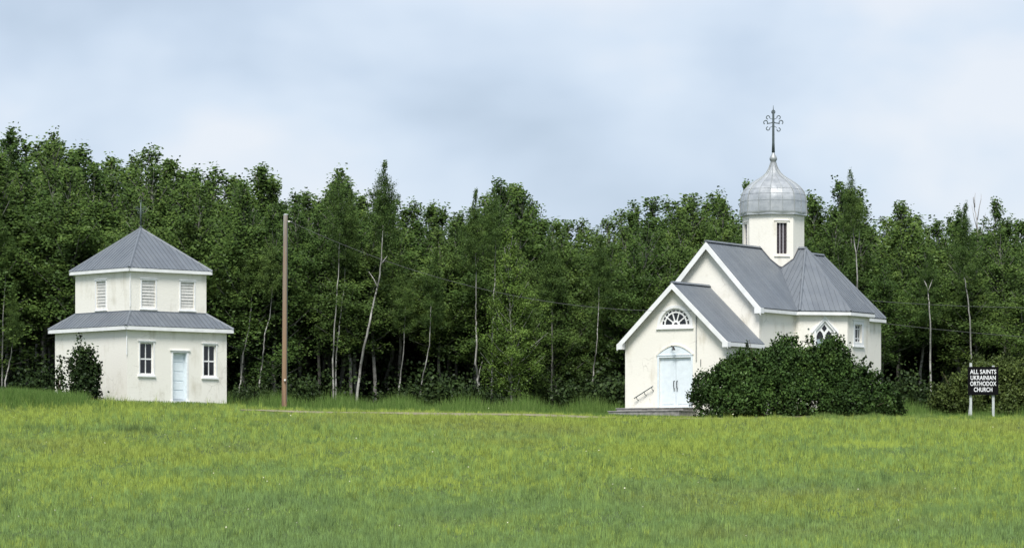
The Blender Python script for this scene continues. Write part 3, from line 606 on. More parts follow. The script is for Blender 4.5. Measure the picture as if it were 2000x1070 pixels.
# roofs
nr = empty('nave_roof', (0, 0, 0), 0, ch)
ap = empty('apse_roof', (0, 0, 0), 0, ch)
LV = LC - DA
def zar(x): return x
for s in (1, -1):
    arm = empty('arm_roof', (0, 0, 0), 0, ch)
    def Q(L, x, z): return (s * x, L, z)
    def fl(p): return p if s > 0 else p[::-1]
    vis = s > 0
    slope(fl([Q(G0, DE, ZE), Q(LV, DE, ZE), Q(LC, 0, ZR), Q(G0, 0, ZR)]), (0, 1, 0), nr, .3, split=vis, rib=.005)
    sA = PS + DA * math.sqrt(2) - DA; xB = PS + DA; LB = LC - (DA * math.sqrt(2) - DA)
    slope(fl([Q(LV, DE, ZE), Q(LV, sA, ZE), Q(LC, PS, ZR), Q(LC, 0, ZR)]), (1, 0, 0), arm, .24, split=vis)
    slope(fl([Q(LV, sA, ZE), Q(LB, xB, ZE), Q(LC, PS, ZR)]), (s, 1, 0), arm, .24, split=vis)
    slope(fl([Q(LB, xB, ZE), Q(2 * LC - LB, xB, ZE), Q(LC, PS, ZR)]), (0, 1, 0), arm, .24, split=vis)
    slope(fl([Q(2 * LC - LB, xB, ZE), Q(2 * LC - LV, sA, ZE), Q(LC, PS, ZR)]), (-s, 1, 0), arm, .24, split=False)
    slope(fl([Q(2 * LC - LV, sA, ZE), Q(2 * LC - LV, DE, ZE), Q(LC, 0, ZR), Q(LC, PS, ZR)]), (1, 0, 0), arm, .24, split=False)
    up = Vector((0, 0, .03))
    for (L, x) in ((LV, sA), (LB, xB), (2 * LC - LB, xB), (2 * LC - LV, sA)): cap(Vector(Q(L, x, ZE)) + up, Vector(Q(LC, PS, ZR)) + up, arm, .085, .022, 'hip_cap')
    cap(Vector(Q(LC, 0, ZR)) + up, Vector(Q(LC, PS + .05, ZR)) + up, arm)
    e = [Q(LV, DE, ZE), Q(LV, sA, ZE), Q(LB, xB, ZE), Q(2 * LC - LB, xB, ZE), Q(2 * LC - LV, sA, ZE), Q(2 * LC - LV, DE, ZE)]
    for i in range(5):
        a, b = Vector(e[i]), Vector(e[i + 1]); o = (b - a).cross(Vector((0, 0, 1))).normalized() * s
        board(a - Vector((0, 0, .045)), b - Vector((0, 0, .045)), .14, -o * .03, arm)
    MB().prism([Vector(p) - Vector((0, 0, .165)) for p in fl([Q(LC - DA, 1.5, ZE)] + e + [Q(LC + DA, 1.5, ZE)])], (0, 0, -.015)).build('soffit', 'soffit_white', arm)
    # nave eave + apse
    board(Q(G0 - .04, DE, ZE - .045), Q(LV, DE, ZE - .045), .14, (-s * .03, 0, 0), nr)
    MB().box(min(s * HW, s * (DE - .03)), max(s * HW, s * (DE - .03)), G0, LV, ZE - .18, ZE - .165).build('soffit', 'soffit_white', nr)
    MB().prism([(s * (DE - .62), G0 - .041, ZE + .10), (s * (DE - .62), G0 - .041, ZE - .19), (s * (DE + .0), G0 - .041, ZE - .19), (s * (DE + .0), G0 - .041, ZE - .02)][:: 1 if s > 0 else -1], (0, .036, 0)).build('eave_return', 'white_paint', nr) if False else None
    rake((0, ZR - .03), (s * DE, ZE - .03), G0 - .04, nr, .30)
    MB().prism([(s * (DE + .01), G0 - .046, ZE - .02), (s * (DE - .30), G0 - .046, ZE + .2), (s * (DE - .30), G0 - .046, ZE - .24), (s * (DE + .01), G0 - .046, ZE - .24)][::s], (0, .30, 0)).build('eave_return', 'white_paint', nr)
    LH = PB + .414 * DE; LX = 2 * LC - LV
    slope(fl([Q(LX, DE, ZE), Q(LH, DE, ZE), Q(PB, 0, ZR), Q(LC, 0, ZR)]), (0, 1, 0), ap, .3, split=vis)
    slope(fl([Q(LH, DE, ZE), Q(PB + DE, .414 * DE, ZE), Q(PB, 0, ZR)]), (-s, 1, 0), ap, .3, split=False)
    cap(Vector(Q(LH, DE, ZE)) + up, Vector(Q(PB, 0, ZR)) + up, ap, .085, .022, 'hip_cap')
    board(Q(LX, DE, ZE - .045), Q(LH, DE, ZE - .045), .14, (-s * .03, 0, 0), ap)
    a, b = Vector(Q(LH, DE, ZE - .045)), Vector(Q(PB + DE, .414 * DE, ZE - .045)); board(a, b, .14, -(b - a).cross(Vector((0, 0, 1))).normalized() * s * .03, ap)
    MB().prism([Vector(p) - Vector((0, 0, .165)) for p in fl([Q(LX, 0, ZE), Q(LX, DE - .03, ZE), Q(LH, DE - .03, ZE), Q(PB + DE - .03, .414 * DE, ZE), Q(PB + DE - .03, 0, ZE)])], (0, 0, -.015)).build('soffit', 'soffit_white', ap)
slope([(.414 * DE, PB + DE, ZE), (-.414 * DE, PB + DE, ZE), (0, PB, ZR)], (1, 0, 0), ap, .3, split=False)
board((.414 * DE, PB + DE, ZE - .045), (-.414 * DE, PB + DE, ZE - .045), .14, (0, -.03, 0), ap)
cap((0, G0 - .03, ZR + .03), (0, LC, ZR + .03), nr); cap((0, LC, ZR + .03), (0, PB + .05, ZR + .03), ap)
# foundation strip
MB().box(-HW + .02, HW - .02, .02, LN, -.6, -.34).build('foundation', 'foundation', ch)
# drum and onion dome ---------------------------------------------
dm = empty('drum', (0, LC, 0), 0, ch)
def octv(r, z, k): a = R(22.5 + 45 * k); return Vector((r * math.cos(a), r * math.sin(a), z))
RD = 1.37; DT = 8.66
for k in range(8):
    a, b = octv(RD, 0, k), octv(RD, 0, k + 1); l = (b - a).length; chm = k % 2 == 0
    holes = [rect((l / 2 - .235, l / 2 + .235, 6.90, 8.26))] if chm else []
    o_, WD = wall_face('drum_wall', [(0, 4.6), (l, 4.6), (l, DT), (0, DT)], holes, a, (b - a).normalized(), .1, 'stucco_church', dm, rec=.1)
    if chm:
        w_ = casing(WD, dm, 'louver_window', l / 2 - .235, l / 2 + .235, 6.90, 8.26, .085, -.02, 0, 'stucco_church')
        sbox(WD, w_, 'backing', 'louver_dark', l / 2 - .235, l / 2 + .235, 6.90, 8.26, .095, .1)
        for u in (-.075, .075): sbox(WD, w_, 'bar', 'louver_bar', l / 2 + u - .022, l / 2 + u + .022, 6.90, 8.26, .05, .08)
        for z in np.arange(7.0, 8.2, .15): sbox(WD, w_, 'slat', 'louver_dark', l / 2 - .235, l / 2 + .235, z, z + .09, .082, .09)
        sbox(WD, w_, 'head_trim', 'stucco_church', l / 2 - .36, l / 2 + .36, 8.345, 8.385, -.05, 0)
        sbox(WD, w_, 'sill', 'stucco_church', l / 2 - .36, l / 2 + .36, 6.775, 6.815, -.05, 0)
# lead flashing where the roof meets the drum
fl_ = MB()
def roofz(x, y):
    return ZR - min(K * abs(x), KA * abs(y)) if True else 0
for k in range(8):
    a, b = octv(RD + .02, 0, k), octv(RD + .02, 0, k + 1); n = 8
    for i in range(n):
        p, q = a.lerp(b, i / n), a.lerp(b, (i + 1) / n); zp_, zq = roofz(p.x, p.y), roofz(q.x, q.y)
        fl_.add([(p.x, p.y, zp_ - .02), (q.x, q.y, zq - .02), (q.x, q.y, zq + .09), (p.x, p.y, zp_ + .09)], [(0, 1, 2, 3)])
fl_.build('flashing', 'shingle_dark', dm)
dome = empty('onion_dome', (0, LC, 0), 0, ch)
prof = [(1.42, -.09), (1.47, -.02), (1.47, .10), (1.455, .30), (1.455, .55), (1.44, .70), (1.40, .85), (1.36, .96), (1.28, 1.08), (1.155, 1.22), (1.0, 1.35), (.82, 1.47), (.61, 1.59), (.44, 1.71), (.31, 1.84), (.23, 1.97), (.17, 2.09), (.125, 2.22), (.10, 2.32)]
prof = [(r * 1.0, z + DT + .06) for r, z in prof]
for k in range(8):
    # each gore: two sheets per face with standing seams, sheets lapped in courses
    for h in range(2):
        mb = MB(); vs = []
        for (r, z) in prof:
            p, q = octv(r, z, k), octv(r, z, k + 1)
            for t in (h / 2, (h + .5) / 2, (h + 1) / 2):
                v = p.lerp(q, t); bulge = 1 + .035 * math.sin(math.pi * t); vs.append((v.x * bulge, v.y * bulge, z))
        m = len(prof); mb.add(vs, [(3 * i + c, 3 * i + c + 1, 3 * i + c + 4, 3 * i + c + 3) for i in range(m - 1) for c in (0, 1)])
        mb.build('dome_sheet', 'dome_metal', dome, True)
    MB().tube([octv(r + .012, z, k) for r, z in prof[1:]], .024, 6).build('seam', 'steel_grey', dome)
    MB().tube([octv(r, z, k).lerp(octv(r, z, k + 1), .5) * 1.0 + Vector((0, 0, 0)) + (octv(1, 0, k) + octv(1, 0, k + 1)).normalized() * (.033 * r + .005) for r, z in prof[1:-3]], .012, 4).build('seam', 'steel_grey', dome)
    for (r, z) in (prof[4], prof[6], prof[8]):
        a, b = octv(r + .008, z, k), octv(r + .008, z, k + 1)
        MB().tube([Vector((a.lerp(b, t).x * (1 + .035 * math.sin(math.pi * t)), a.lerp(b, t).y * (1 + .035 * math.sin(math.pi * t)), z)) for t in (0, .25, .5, .75, 1)], .005, 4).build('lap_joint', 'dome_metal', dome)
rim = MB()
for k in range(8):
    a, b = octv(1.50, DT - .02, k), octv(1.50, DT - .02, k + 1); c, d = octv(1.30, DT - .02, k), octv(1.30, DT - .02, k + 1)
    u = Vector((0, 0, .07)); rim.add([a, b, b + u, a + u, c, d], [(0, 1, 2, 3), (1, 0, 4, 5)])
rim.build('dome_rim', 'dome_metal', dome)
zt = prof[-1][1]
bl = MB()
tp = [(.10, -.04), (.12, .02), (.165, .10), (.17, .16), (.14, .24), (.085, .32), (.055, .42), (.04, .50)]
n = 14; vs = [(r * math.cos(2 * math.pi * j / n), r * math.sin(2 * math.pi * j / n), zt + z) for r, z in tp for j in range(n)]
bl.add(vs, [(i * n + j, i * n + (j + 1) % n, (i + 1) * n + (j + 1) % n, (i + 1) * n + j) for i in range(len(tp) - 1) for j in range(n)])
bl.build('dome_ball', 'steel_grey', dome, True)
crs = MB(); zc0 = zt + .42
crs.tube([(0, 0, zc0), (0, 0, zc0 + .45), (0, 0, zc0 + 1.80), (0, 0, zc0 + 1.92), (0, 0, zc0 + 2.08)], [.075, .058, .048, .02, .01], 8)
cro = crs.build('dome_cross', 'iron', dome, True)
dx = Vector((math.cos(R(29)), math.sin(R(29)), 0))
sw = MB(); za = zc0 + 1.33
for s in (-1, 1):
    d2 = dx * s
    sw.tube([Vector((0, 0, za + .03)), Vector((0, 0, za - .03)) + d2 * .10, Vector((0, 0, za - .04)) + d2 * .20] + ringpts(Vector((0, 0, za + .0)) + d2 * .34, .085, 225, -60, 14, d2), .023, 6)
    sw.tube(ringpts(Vector((0, 0, za + .22)) + d2 * .235, .075, 200, -90, 12, d2), .021, 6)
    sw.tube(ringpts(Vector((0, 0, za - .27 - .05 * (s > 0))) + d2 * .235, .075, 160, 450, 12, d2), .021, 6)
    sw.tube([Vector((0, 0, za + .12)), Vector((0, 0, za + .19)) + d2 * .16], .013, 4); sw.tube([Vector((0, 0, za - .14)), Vector((0, 0, za - .24)) + d2 * .16], .013, 4)
sw.tube(ringpts(Vector((0, 0, za + .46)), .075, 0, 360, 14, dx), .021, 6)
sw.build('scrollwork', 'iron', cro)

# ------------------------------------------------------------------ pole and wires
px_, py_ = (555 - 1000) / 7000 * 152, 152.0
pz = gz(px_, py_) - .1
pl = MB(); ptop = (950 - 420) / 7000 * 152
hp_ = ptop - pz
pl.tube([(0, 0, 0), (.02, 0, hp_ * .3), (.035, 0, hp_ * .65), (.06, 0, hp_)], [.112, .107, .100, .092], 12)
pole = empty('utility_pole', (px_, py_, pz)); pl.build('shaft', 'pole_wood', pole, False)
MB().tube([(.06, 0, hp_ - .001), (.06, 0, hp_ + .05)], [.10, .06], 12).build('pole_cap', 'steel_grey', pole)
MB().tube([(.04, -.12, hp_ * .16), (.04, -.19, hp_ * .16)], [.05, .045], 8).build('insulator', 'insulator', pole)
MB().tube([(.12, -.10, hp_ * .05), (.13, -.10, hp_ * .5), (.15, -.09, hp_ * .97)], .014, 5).build('ground_wire', 'iron', pole)
MB().tube([(.10, -.02, hp_ - .28), (.26, -.02, hp_ - .28)], .03, 6).build('insulator', 'insulator', pole)
tag(pole, 'bare brown wooden utility pole between bell tower and church', 'utility pole')
def wire(a, b, sag, label, r=.0085):
    a, b = Vector(a), Vector(b); pts = [a.lerp(b, i / 28) - Vector((0, 0, 4 * sag * (i / 28) * (1 - i / 28))) for i in range(29)]
    o = MB().tube([p - a for p in pts], r, 5).build('overhead_wire', 'wire'); o.location = a; tag(o, label, 'wire', 'overhead wires')
br = ch.location + Matrix.Rotation(R(-32), 3, 'Z') @ WF((.93, 4.06), -.16)
wire((px_ + .26, py_, pz + hp_ - .28), br, 1.05, 'thin service wire sagging from the wooden pole to the church porch')
q1 = ch.location + Matrix.Rotation(R(-32), 3, 'Z') @ Vector((2.0, 14.6, 5.1))
wire(q1, (36, 158, 10.2 - 1.6), .5, 'upper of two thin wires running right from the church roof')
q2 = ch.location + Matrix.Rotation(R(-32), 3, 'Z') @ Vector((2.69, 14.5, 4.05))
wire(q2, (36, 157, 6.2), .35, 'lower of two thin wires running right from the church eave')

# ------------------------------------------------------------------ sign
sx, sy = (1920 - 1000) / 7000 * 148, 148.0
sgz = gz(sx, sy)
sg = empty('church_sign', (sx, sy, sgz)); tag(sg, 'black roadside board with white lettering on two pale posts', 'sign')
zb0, zb1 = (950 - 771) / 7000 * 148 - sgz, (950 - 716) / 7000 * 148 - sgz
bd = MB().box(-.625, .625, -.03, .03, zb0, zb1).build('board', 'sign_black', sg)
casing(lambda p, d=0: Vector((p[0], -.03 + d, p[1])), sg, 'board_frame', -.60, .60, zb0 + .03, zb1 - .03, .03, -.012, 0, 'sign_black')
for x in (-.50, .43): MB().box(x - .05, x + .05, .035, .11, -.3, zb1 + (.16 if x < 0 else .05)).build('post', 'sign_post', sg)
MB().prism([(-.62, .12, -.1), (-.55, .12, -.1), (-.49, .12, .55), (-.55, .12, .55)], (0, .04, 0)).build('brace', 'sign_post', sg)
for i, tx in enumerate(['ALL SAINTS', 'UKRAINIAN', 'ORTHODOX', 'CHURCH']):
    cu = bpy.data.curves.new('lettering', 'FONT'); cu.body = tx; cu.align_x = 'CENTER'; cu.align_y = 'CENTER'; cu.size = .25; cu.extrude = .004; cu.offset = .0045; cu.space_character = 1.04
    o = bpy.data.objects.new('lettering', cu); COL.objects.link(o)
    dg = bpy.context.evaluated_depsgraph_get(); dg.update(); me = bpy.data.meshes.new_from_object(o.evaluated_get(dg)); bpy.data.objects.remove(o)
    xs = [v.co.x for v in me.vertices]; wd = max(xs) - min(xs); tw = [1.08, 1.04, 1.08, .76][i]
    me.materials.clear(); me.materials.append(MATS['letter_white'])
    o = linkmesh('lettering', me, bd); o.rotation_euler = (R(90), 0, 0); o.scale = (tw / wd, 1, 1); o.location = (0, -.046, zb1 - .215 - i * .245)

# ------------------------------------------------------------------ foliage
def leaves(C, size, aspect=.75, upbias=.35, rs=None):
    """diamond leaves at the points C -> verts, quads"""
    n = len(C); rs = rs or rng
    d = rs.normal(size=(n, 3)); d /= np.linalg.norm(d, axis=1, keepdims=True)
    nn = rs.normal(size=(n, 3)); nn[:, 2] += upbias * 2; s = np.cross(d, nn); s /= np.linalg.norm(s, axis=1, keepdims=True) + 1e-9
    L = (size * rs.uniform(.7, 1.35, n))[:, None]
    V = np.stack([C - d * L * .5, C + s * L * aspect * .5, C + d * L * .5, C - s * L * aspect * .5], 1).reshape(-1, 3)
    return V, np.arange(4 * n).reshape(-1, 4)
def softn(C, centre, mass, up=.55, jit=.38):
    """normals that round off each leaf cluster and the whole crown"""
    def un(a): return a / (np.linalg.norm(a, axis=1, keepdims=True) + 1e-6)
    return un(un(C - centre) * .7 + un(C - mass) * .55 + rng.normal(0, jit * .6, C.shape) + np.array([0, 0, up]))
def aspen(seed, H=10.0, base=.35, width=1.0, dens=1.0, leaf='leaf_aspen', barkm='bark_aspen', sparse_top=False, n_br=46, bend=.25):
    rs = np.random.default_rng(seed)
    m = 11; ts = np.linspace(0, 1, m)
    px = np.cumsum(rs.normal(0, bend / 4, m)); py = np.cumsum(rs.normal(0, bend / 4, m)); px -= px[0]; py -= py[0]
    path = np.stack([px, py, ts * H], 1); rad = .056 * (1 - ts) ** .8 + .012
    mb = MB(); mb.tube(path, list(rad), 7)
    C = []; CR = []; CC = []
    for b in range(n_br):
        h = base + (1 - base) * (b + rs.random()) / n_br; h = min(h, .985)
        p0 = np.array([np.interp(h, ts, path[:, i]) for i in range(3)])
        az_ = b * 2.4 + rs.uniform(-.5, .5); hn = (h - base) / (1 - base)
        el_ = R(25 + 52 * hn + rs.uniform(-13, 11))
        ln_ = width * (1.62 * (1 - hn) ** .8 + .24) * rs.uniform(.6, 1.2) * (min(1, .45 + hn * 3.5))
        dirv = np.array([math.cos(az_) * math.cos(el_), math.sin(az_) * math.cos(el_), math.sin(el_)])
        p1 = p0 + dirv * ln_ * .55; p2 = p0 + dirv * ln_ + np.array([0, 0, .16 * ln_])
        mb.tube([p0, p1, p2], [.030 * (1 - h) + .012, .016 * (1 - h) + .010, .008], 4, caps=False)
        ncl = max(2, int(ln_ * 5.2 * dens)); feather = hn > .72
        for c in range(ncl):
            t = rs.uniform(.22, 1.06); tp_ = min(1, max(0, (hn - .45) / .4)); q = p0 + (p2 - p0) * min(t, 1.0 + .06 * (1 - tp_)) + rs.normal(0, (.14 + .07 * width) * (1 - .62 * tp_), 3)
            k = int(rs.uniform(50, 100) * (0.6 if (sparse_top and hn > .55) else 1)); rr = rs.uniform(.11, .25); CC.append(np.repeat(q[None], k, 0))
            rr *= 1 - .45 * tp_
            if feather: k = max(8, int(k * .42)); rr *= .62; CC[-1] = np.repeat(q[None], k, 0)
            C.append(q + np.clip(rs.normal(0, rr, (k, 3)), -1.9 * rr, 1.9 * rr) * np.array([1, 1, .85 + .65 * tp_ + (1.0 if feather else 0)])); CR.append(np.clip(rs.uniform(.08, .82) + rs.normal(0, .11, k), 0, 1))
    top = path[-1]
    for c in range(4):
        q = top + np.array([0, 0, -.15 * c + .1]) + rs.normal(0, .05, 3); k = 14; CC.append(np.repeat(q[None], k, 0)); C.append(q + rs.normal(0, .10, (k, 3)) * np.array([.8, .8, 1.5])); CR.append(rs.uniform(.2, .8, k))
    C = np.concatenate(C); CR = np.concatenate(CR)
    Vv, Ff = leaves(C, .086, rs=rs); CC = np.concatenate(CC); ax = np.stack([np.zeros(len(C)), np.zeros(len(C)), np.clip(C[:, 2] - 1.2, 0, H * .8)], 1)
    tm = bpy.data.meshes.new('trunk'); tm.from_pydata(mb.v, [], mb.f); tm.materials.append(MATS[barkm]); tm.polygons.foreach_set('use_smooth', [True] * len(tm.polygons))
    return tm, npmesh('crown', Vv, Ff, leaf, CR, softn(C, CC, ax))
PROTO = [aspen(11, base=.34), aspen(12, base=.30, width=1.1), aspen(13, base=.40, width=.9, sparse_top=True), aspen(14, base=.36, width=1.2, dens=.9),
         aspen(15, base=.32, width=.85), aspen(16, base=.44, width=1.05, dens=.75, sparse_top=True), aspen(17, base=.28, width=1.0, dens=1.1)]
LOWP = [aspen(21, base=.10, width=1.15, n_br=60), aspen(22, base=.14, width=1.0, n_br=56)]
LIGHT = aspen(31, base=.08, width=1.25, n_br=64, leaf='leaf_light', barkm='bark_pale')
SPARSE = aspen(32, base=.45, width=.85, dens=.38, n_br=34, barkm='bark_pale')
SKY_PX = np.array([-300, 0, 60, 110, 150, 180, 250, 300, 350, 430, 500, 545, 575, 620, 655, 675, 700, 735, 800, 870, 915, 940, 985, 1015, 1045, 1080, 1120, 1165, 1200, 1260, 1330, 1400, 1455, 1500, 1560, 1600, 1650, 1690, 1715, 1770, 1820, 1870, 1905, 1930, 1957, 1985, 2300])
SKY_Y = np.array([240, 254, 272, 256, 286, 292, 318, 298, 322, 334, 322, 345, 372, 374, 345, 338, 372, 378, 388, 402, 415, 395, 355, 365, 402, 412, 415, 440, 412, 390, 388, 378, 362, 372, 370, 375, 366, 402, 432, 402, 428, 415, 452, 452, 395, 428, 405])
def place_tree(proto, x, y, top_z, label, group, rz=None, tilt=(0, 0), wid=None, name='aspen_tree'):
    z = gz(x, y) - .1; H = top_z - z; s = H / 10.35
    t = empty(name, (x, y, z)); t.rotation_euler = (tilt[0], tilt[1], rng.uniform(0, 6.28) if rz is None else rz)
    wsc = wid or s * rng.uniform(1.4, 1.95); t.scale = (wsc, wsc, s)
    linkmesh('trunk', proto[0], t); linkmesh('crown', proto[1], t); tag(t, label, 'tree', group); return t
WHERE = [(-9e9, 60, 'at the far left edge'), (60, 140, 'above the left eave of the bell tower'), (140, 265, 'behind the left half of the bell tower roof'), (265, 400, 'behind the right half of the bell tower roof'),
         (400, 480, 'just right of the bell tower'), (480, 555, 'just left of the utility pole'), (555, 640, 'just right of the utility pole'), (640, 760, 'around the crooked pale trunk'),
         (760, 900, 'midway between the pole and the bright green aspen'), (900, 1050, 'around the bright green aspen'), (1050, 1130, 'right of the bright green aspen'), (1130, 1220, 'just left of the church porch'),
         (1220, 1330, 'above the porch roof'), (1330, 1450, 'above the nave gable left of the dome'), (1450, 1580, 'directly behind the onion dome'), (1580, 1700, 'above the right side of the church roof'),
         (1700, 1800, 'just right of the church'), (1800, 1880, 'a little left of the sign'), (1880, 1960, 'straight above the sign'), (1960, 9e9, 'at the far right edge')]
def wood_label(px, ri):
    w_ = [w for a, b, w in WHERE if a <= px < b][0]
    return ('front-row aspen ', 'second-row aspen ', 'tall deeper aspen ')[min(ri, 2)] + w_, ('front aspens ', 'second-row aspens ', 'deeper aspens ')[min(ri, 2)] + w_
def X(px, y): return (px - 1000) / 7000 * y
def Zp(py, y): return (950 - py) / 7000 * y
rows = [(167.5, 1.95, 22, 130), (170.2, 1.8, 12, 85), (173.4, 1.7, 4, 40), (177.0, 1.2, -6, 10), (181.0, 1.1, -12, 4)]
tc_ = 0
for ri, (yy, stp_, o0, o1) in enumerate(rows):
    x = -27.5 + ri * .7
    while x < 28.5:
        tx = x + rng.uniform(-.55, .55); ty = yy + rng.uniform(-1.2, 1.2); pxx = 1000 + tx / ty * 7000
        topy = np.interp(pxx, SKY_PX, SKY_Y) + rng.uniform(o0, o1) + (rng.uniform(0, 14) if ri > 1 else 0)
        if 1080 < pxx < 1180 and ri > 2: topy += 12
        pr_ = PROTO[rng.integers(0, len(PROTO))]
        if ri == 0 and rng.random() < .16: pr_ = LOWP[rng.integers(0, 2)]
        lab, grp = wood_label(pxx, ri)
        if -260 < pxx < 2260:
            place_tree(pr_, tx, ty, Zp(topy, ty), lab, grp, wid=None if ri < 3 else (Zp(topy, ty) - 3.1) / 10.35 * rng.uniform(1.45, 1.95)); tc_ += 1
        x += stp_ * rng.uniform(.8, 1.2)
# several in one spot: count them from the left
byl = {}
for o in list(COL.objects):
    if o.get('group', '').startswith(('front aspens', 'second-row aspens', 'deeper aspens')): byl.setdefault(o['label'], []).append(o)
ORD = ['leftmost', 'second', 'third', 'fourth', 'fifth', 'sixth', 'seventh', 'eighth', 'ninth', 'tenth', 'eleventh', 'twelfth', 'thirteenth', 'fourteenth', 'fifteenth', 'sixteenth']
for lab, os_ in byl.items():
    if len(os_) < 2: continue
    os_.sort(key=lambda o: o.location.x / o.location.y)
    for k, o in enumerate(os_): o['label'] = lab + ', ' + (('left one' if k == 0 else 'right one') if len(os_) == 2 else ORD[k] + ('' if k == 0 else ' from left'))
# skyline trees and trees that can be told apart
SPEC = [(675, 322, 176, PROTO[2], 'aspen whose thin top rises above the wood right of the pole'),
        (985, 348, 177, PROTO[5], 'tallest aspen in the middle of the wood between pole and church'),
        (1457, 352, 175, PROTO[4], 'aspen whose crown shows just left of the onion dome'),
        (1648, 356, 176, PROTO[1], 'broad aspen rising behind the church just right of the dome'),
        (1770, 394, 174, PROTO[3], 'round topped broad aspen between the church and the sign'),
        (1870, 405, 175, SPARSE, 'thin crowned aspen with sky showing through, left of the bare snag'),
        (1957, 384, 173, PROTO[4], 'pointed aspen above the sign near the right edge'),
        (110, 250, 176, PROTO[2], 'tallest aspen at the upper left with open airy top'),
        (295, 286, 174, PROTO[5], 'aspen with thin tip rising straight above the bell tower cross'),
        (22, 250, 174, PROTO[0], 'tall aspen at the far left edge of the picture')]
for (pxx, ty_, yy, pr_, lab) in SPEC: place_tree(pr_, X(pxx, yy), yy, Zp(ty_, yy), lab, 'aspens of the wood')
place_tree(LIGHT, X(1000, 163.2), 163.2, Zp(440, 163.2), 'bright green aspen leafy almost to the ground at the wood edge', 'aspens of the wood', wid=.95)
# pale trunks at the edge of the wood, each with its own bend
def stem_tree(pts, r0_, label, crown_s=.55, leafy=True, barkm='bark_pale', yy=165.5, forks=(), name='aspen_tree', crown_z=None):
    """pts: picture points of the trunk from foot to top, taken at depth yy and turned into a rooted tree"""
    r0 = r0_ * .58
    P = [Vector((X(a, yy), yy + .25 * math.sin(i * 1.9), Zp(b, yy))) for i, (a, b) in enumerate(pts)]
    base = Vector((P[0].x, yy, gz(P[0].x, yy) - .1)); P.insert(0, base) if P[0].z > base.z + .25 else None
    t = empty(name, base); mb = MB(); n = len(P)
    Q_ = []
    for i in range(n - 1):
        for k in range(4):
            u = k / 4; q = P[i].lerp(P[i + 1], u); Q_.append(q - base + Vector((rng.normal(0, .012), rng.normal(0, .012), 0)))
    Q_.append(P[-1] - base); mb.tube(Q_, [r0 * (1 - .72 * i / (len(Q_) - 1)) for i in range(len(Q_))], 8)
    for fk in forks:
        Fp = [Vector((X(a, yy), yy + .1 * i, Zp(b, yy))) - base for i, (a, b) in enumerate(fk)]; mb.tube(Fp, [r0 * .5 * (1 - .75 * i / (len(Fp) - 1)) for i in range(len(Fp))], 6)
    mb.build('trunk', barkm, t, True)
    if leafy:
        pr_ = PROTO[rng.integers(0, len(PROTO))]; c = linkmesh('crown', pr_[1], t); c.scale = (crown_s,) * 3
        top = P[-1] - base; c.location = (top.x, top.y, top.z - 10 * crown_s * .55); c.rotation_euler = (0, 0, rng.uniform(0, 6))
    tag(t, label, 'tree', None if not leafy else 'aspens of the wood'); return t
stem_tree([(697, 775), (703, 720), (711, 680), (722, 630), (727, 600), (741, 545), (745, 505), (748, 440)], .125, 'aspen with bright pale crooked trunk leaning right, right of the pole', .62, forks=([(738, 562), (730, 545), (720, 530)], [(745, 515), (756, 500)]), yy=164.6)
stem_tree([(651, 770), (650, 700), (652, 670), (656, 610), (660, 540), (664, 450)], .085, 'left stem of the pale twin aspens right of the pole', .55)
stem_tree([(656, 775), (655, 705), (662, 650), (668, 590), (672, 560), (676, 470)], .08, 'right stem of the pale twin aspens right of the pole', .5, yy=166)
stem_tree([(960, 765), (962, 700), (962, 640), (965, 600), (966, 550), (968, 470)], .095, 'aspen with straight pale trunk below the bright green tree', .5, yy=164.4)
stem_tree([(935, 760), (933, 735), (929, 710), (931, 660), (929, 620), (930, 590), (930, 480)], .11, 'aspen with forked grey trunk left of the bright green tree', .55, forks=([(934, 745), (937, 722), (942, 705)],), yy=165.2)
stem_tree([(776, 785), (782, 735), (788, 690), (792, 600)], .085, 'slim pale aspen leaning right, midway between pole and bright green tree', .5)
stem_tree([(818, 785), (824, 745), (832, 710), (838, 675), (842, 590)], .08, 'slim crooked pale aspen next right of the leaning slim one', .5, yy=165)
stem_tree([(466, 770), (471, 730), (476, 690), (486, 645), (494, 560)], .085, 'grey aspen trunk leaning right beside the bell tower wall', .5)
stem_tree([(507, 750), (512, 710), (514, 690), (517, 655), (526, 620), (532, 560)], .08, 'thin crooked pale aspen just left of the utility pole', .5, yy=165)
stem_tree([(1157, 745), (1160, 715), (1164, 690), (1167, 650), (1170, 560)], .075, 'short pale aspen stem standing left of the church porch', .5)
stem_tree([(1673, 760), (1674, 600), (1674, 540), (1672, 500), (1668, 460), (1662, 430)], .085, 'aspen with thin pale trunk rising behind the church roof edge', .5, yy=167, forks=([(1672, 500), (1678, 470), (1680, 445)],))
stem_tree([(1818, 760), (1818, 690), (1816, 640), (1814, 590), (1813, 565)], .10, 'aspen with pale stub fork trunk between church and sign', .35, forks=([(1813, 568), (1808, 552), (1804, 545)], [(1813, 568), (1819, 553), (1822, 545)]), yy=164.8)
stem_tree([(1902, 770), (1898, 690), (1893, 620), (1888, 570), (1884, 540), (1882, 500)], .085, 'aspen with thin leaning pale trunk just behind the sign', .5, yy=165)
stem_tree([(4, 780), (3, 700), (6, 640), (8, 600), (10, 520)], .09, 'pale aspen trunk at the left edge of the picture', .55)
stem_tree([(10, 745), (18, 705), (25, 680), (30, 640)], .075, 'short leaning grey aspen stem near the left edge', .4, yy=164.5)
stem_tree([(1078, 790), (1077, 750), (1079, 700), (1077, 640), (1080, 560)], .10, 'dull grey aspen trunk between bright green tree and porch', .55, barkm='bark_aspen')
stem_tree([(1015, 780), (1015, 735), (1014, 715), (1016, 640)], .07, 'low thin grey stem under the bright green aspen', .45, barkm='bark_aspen')
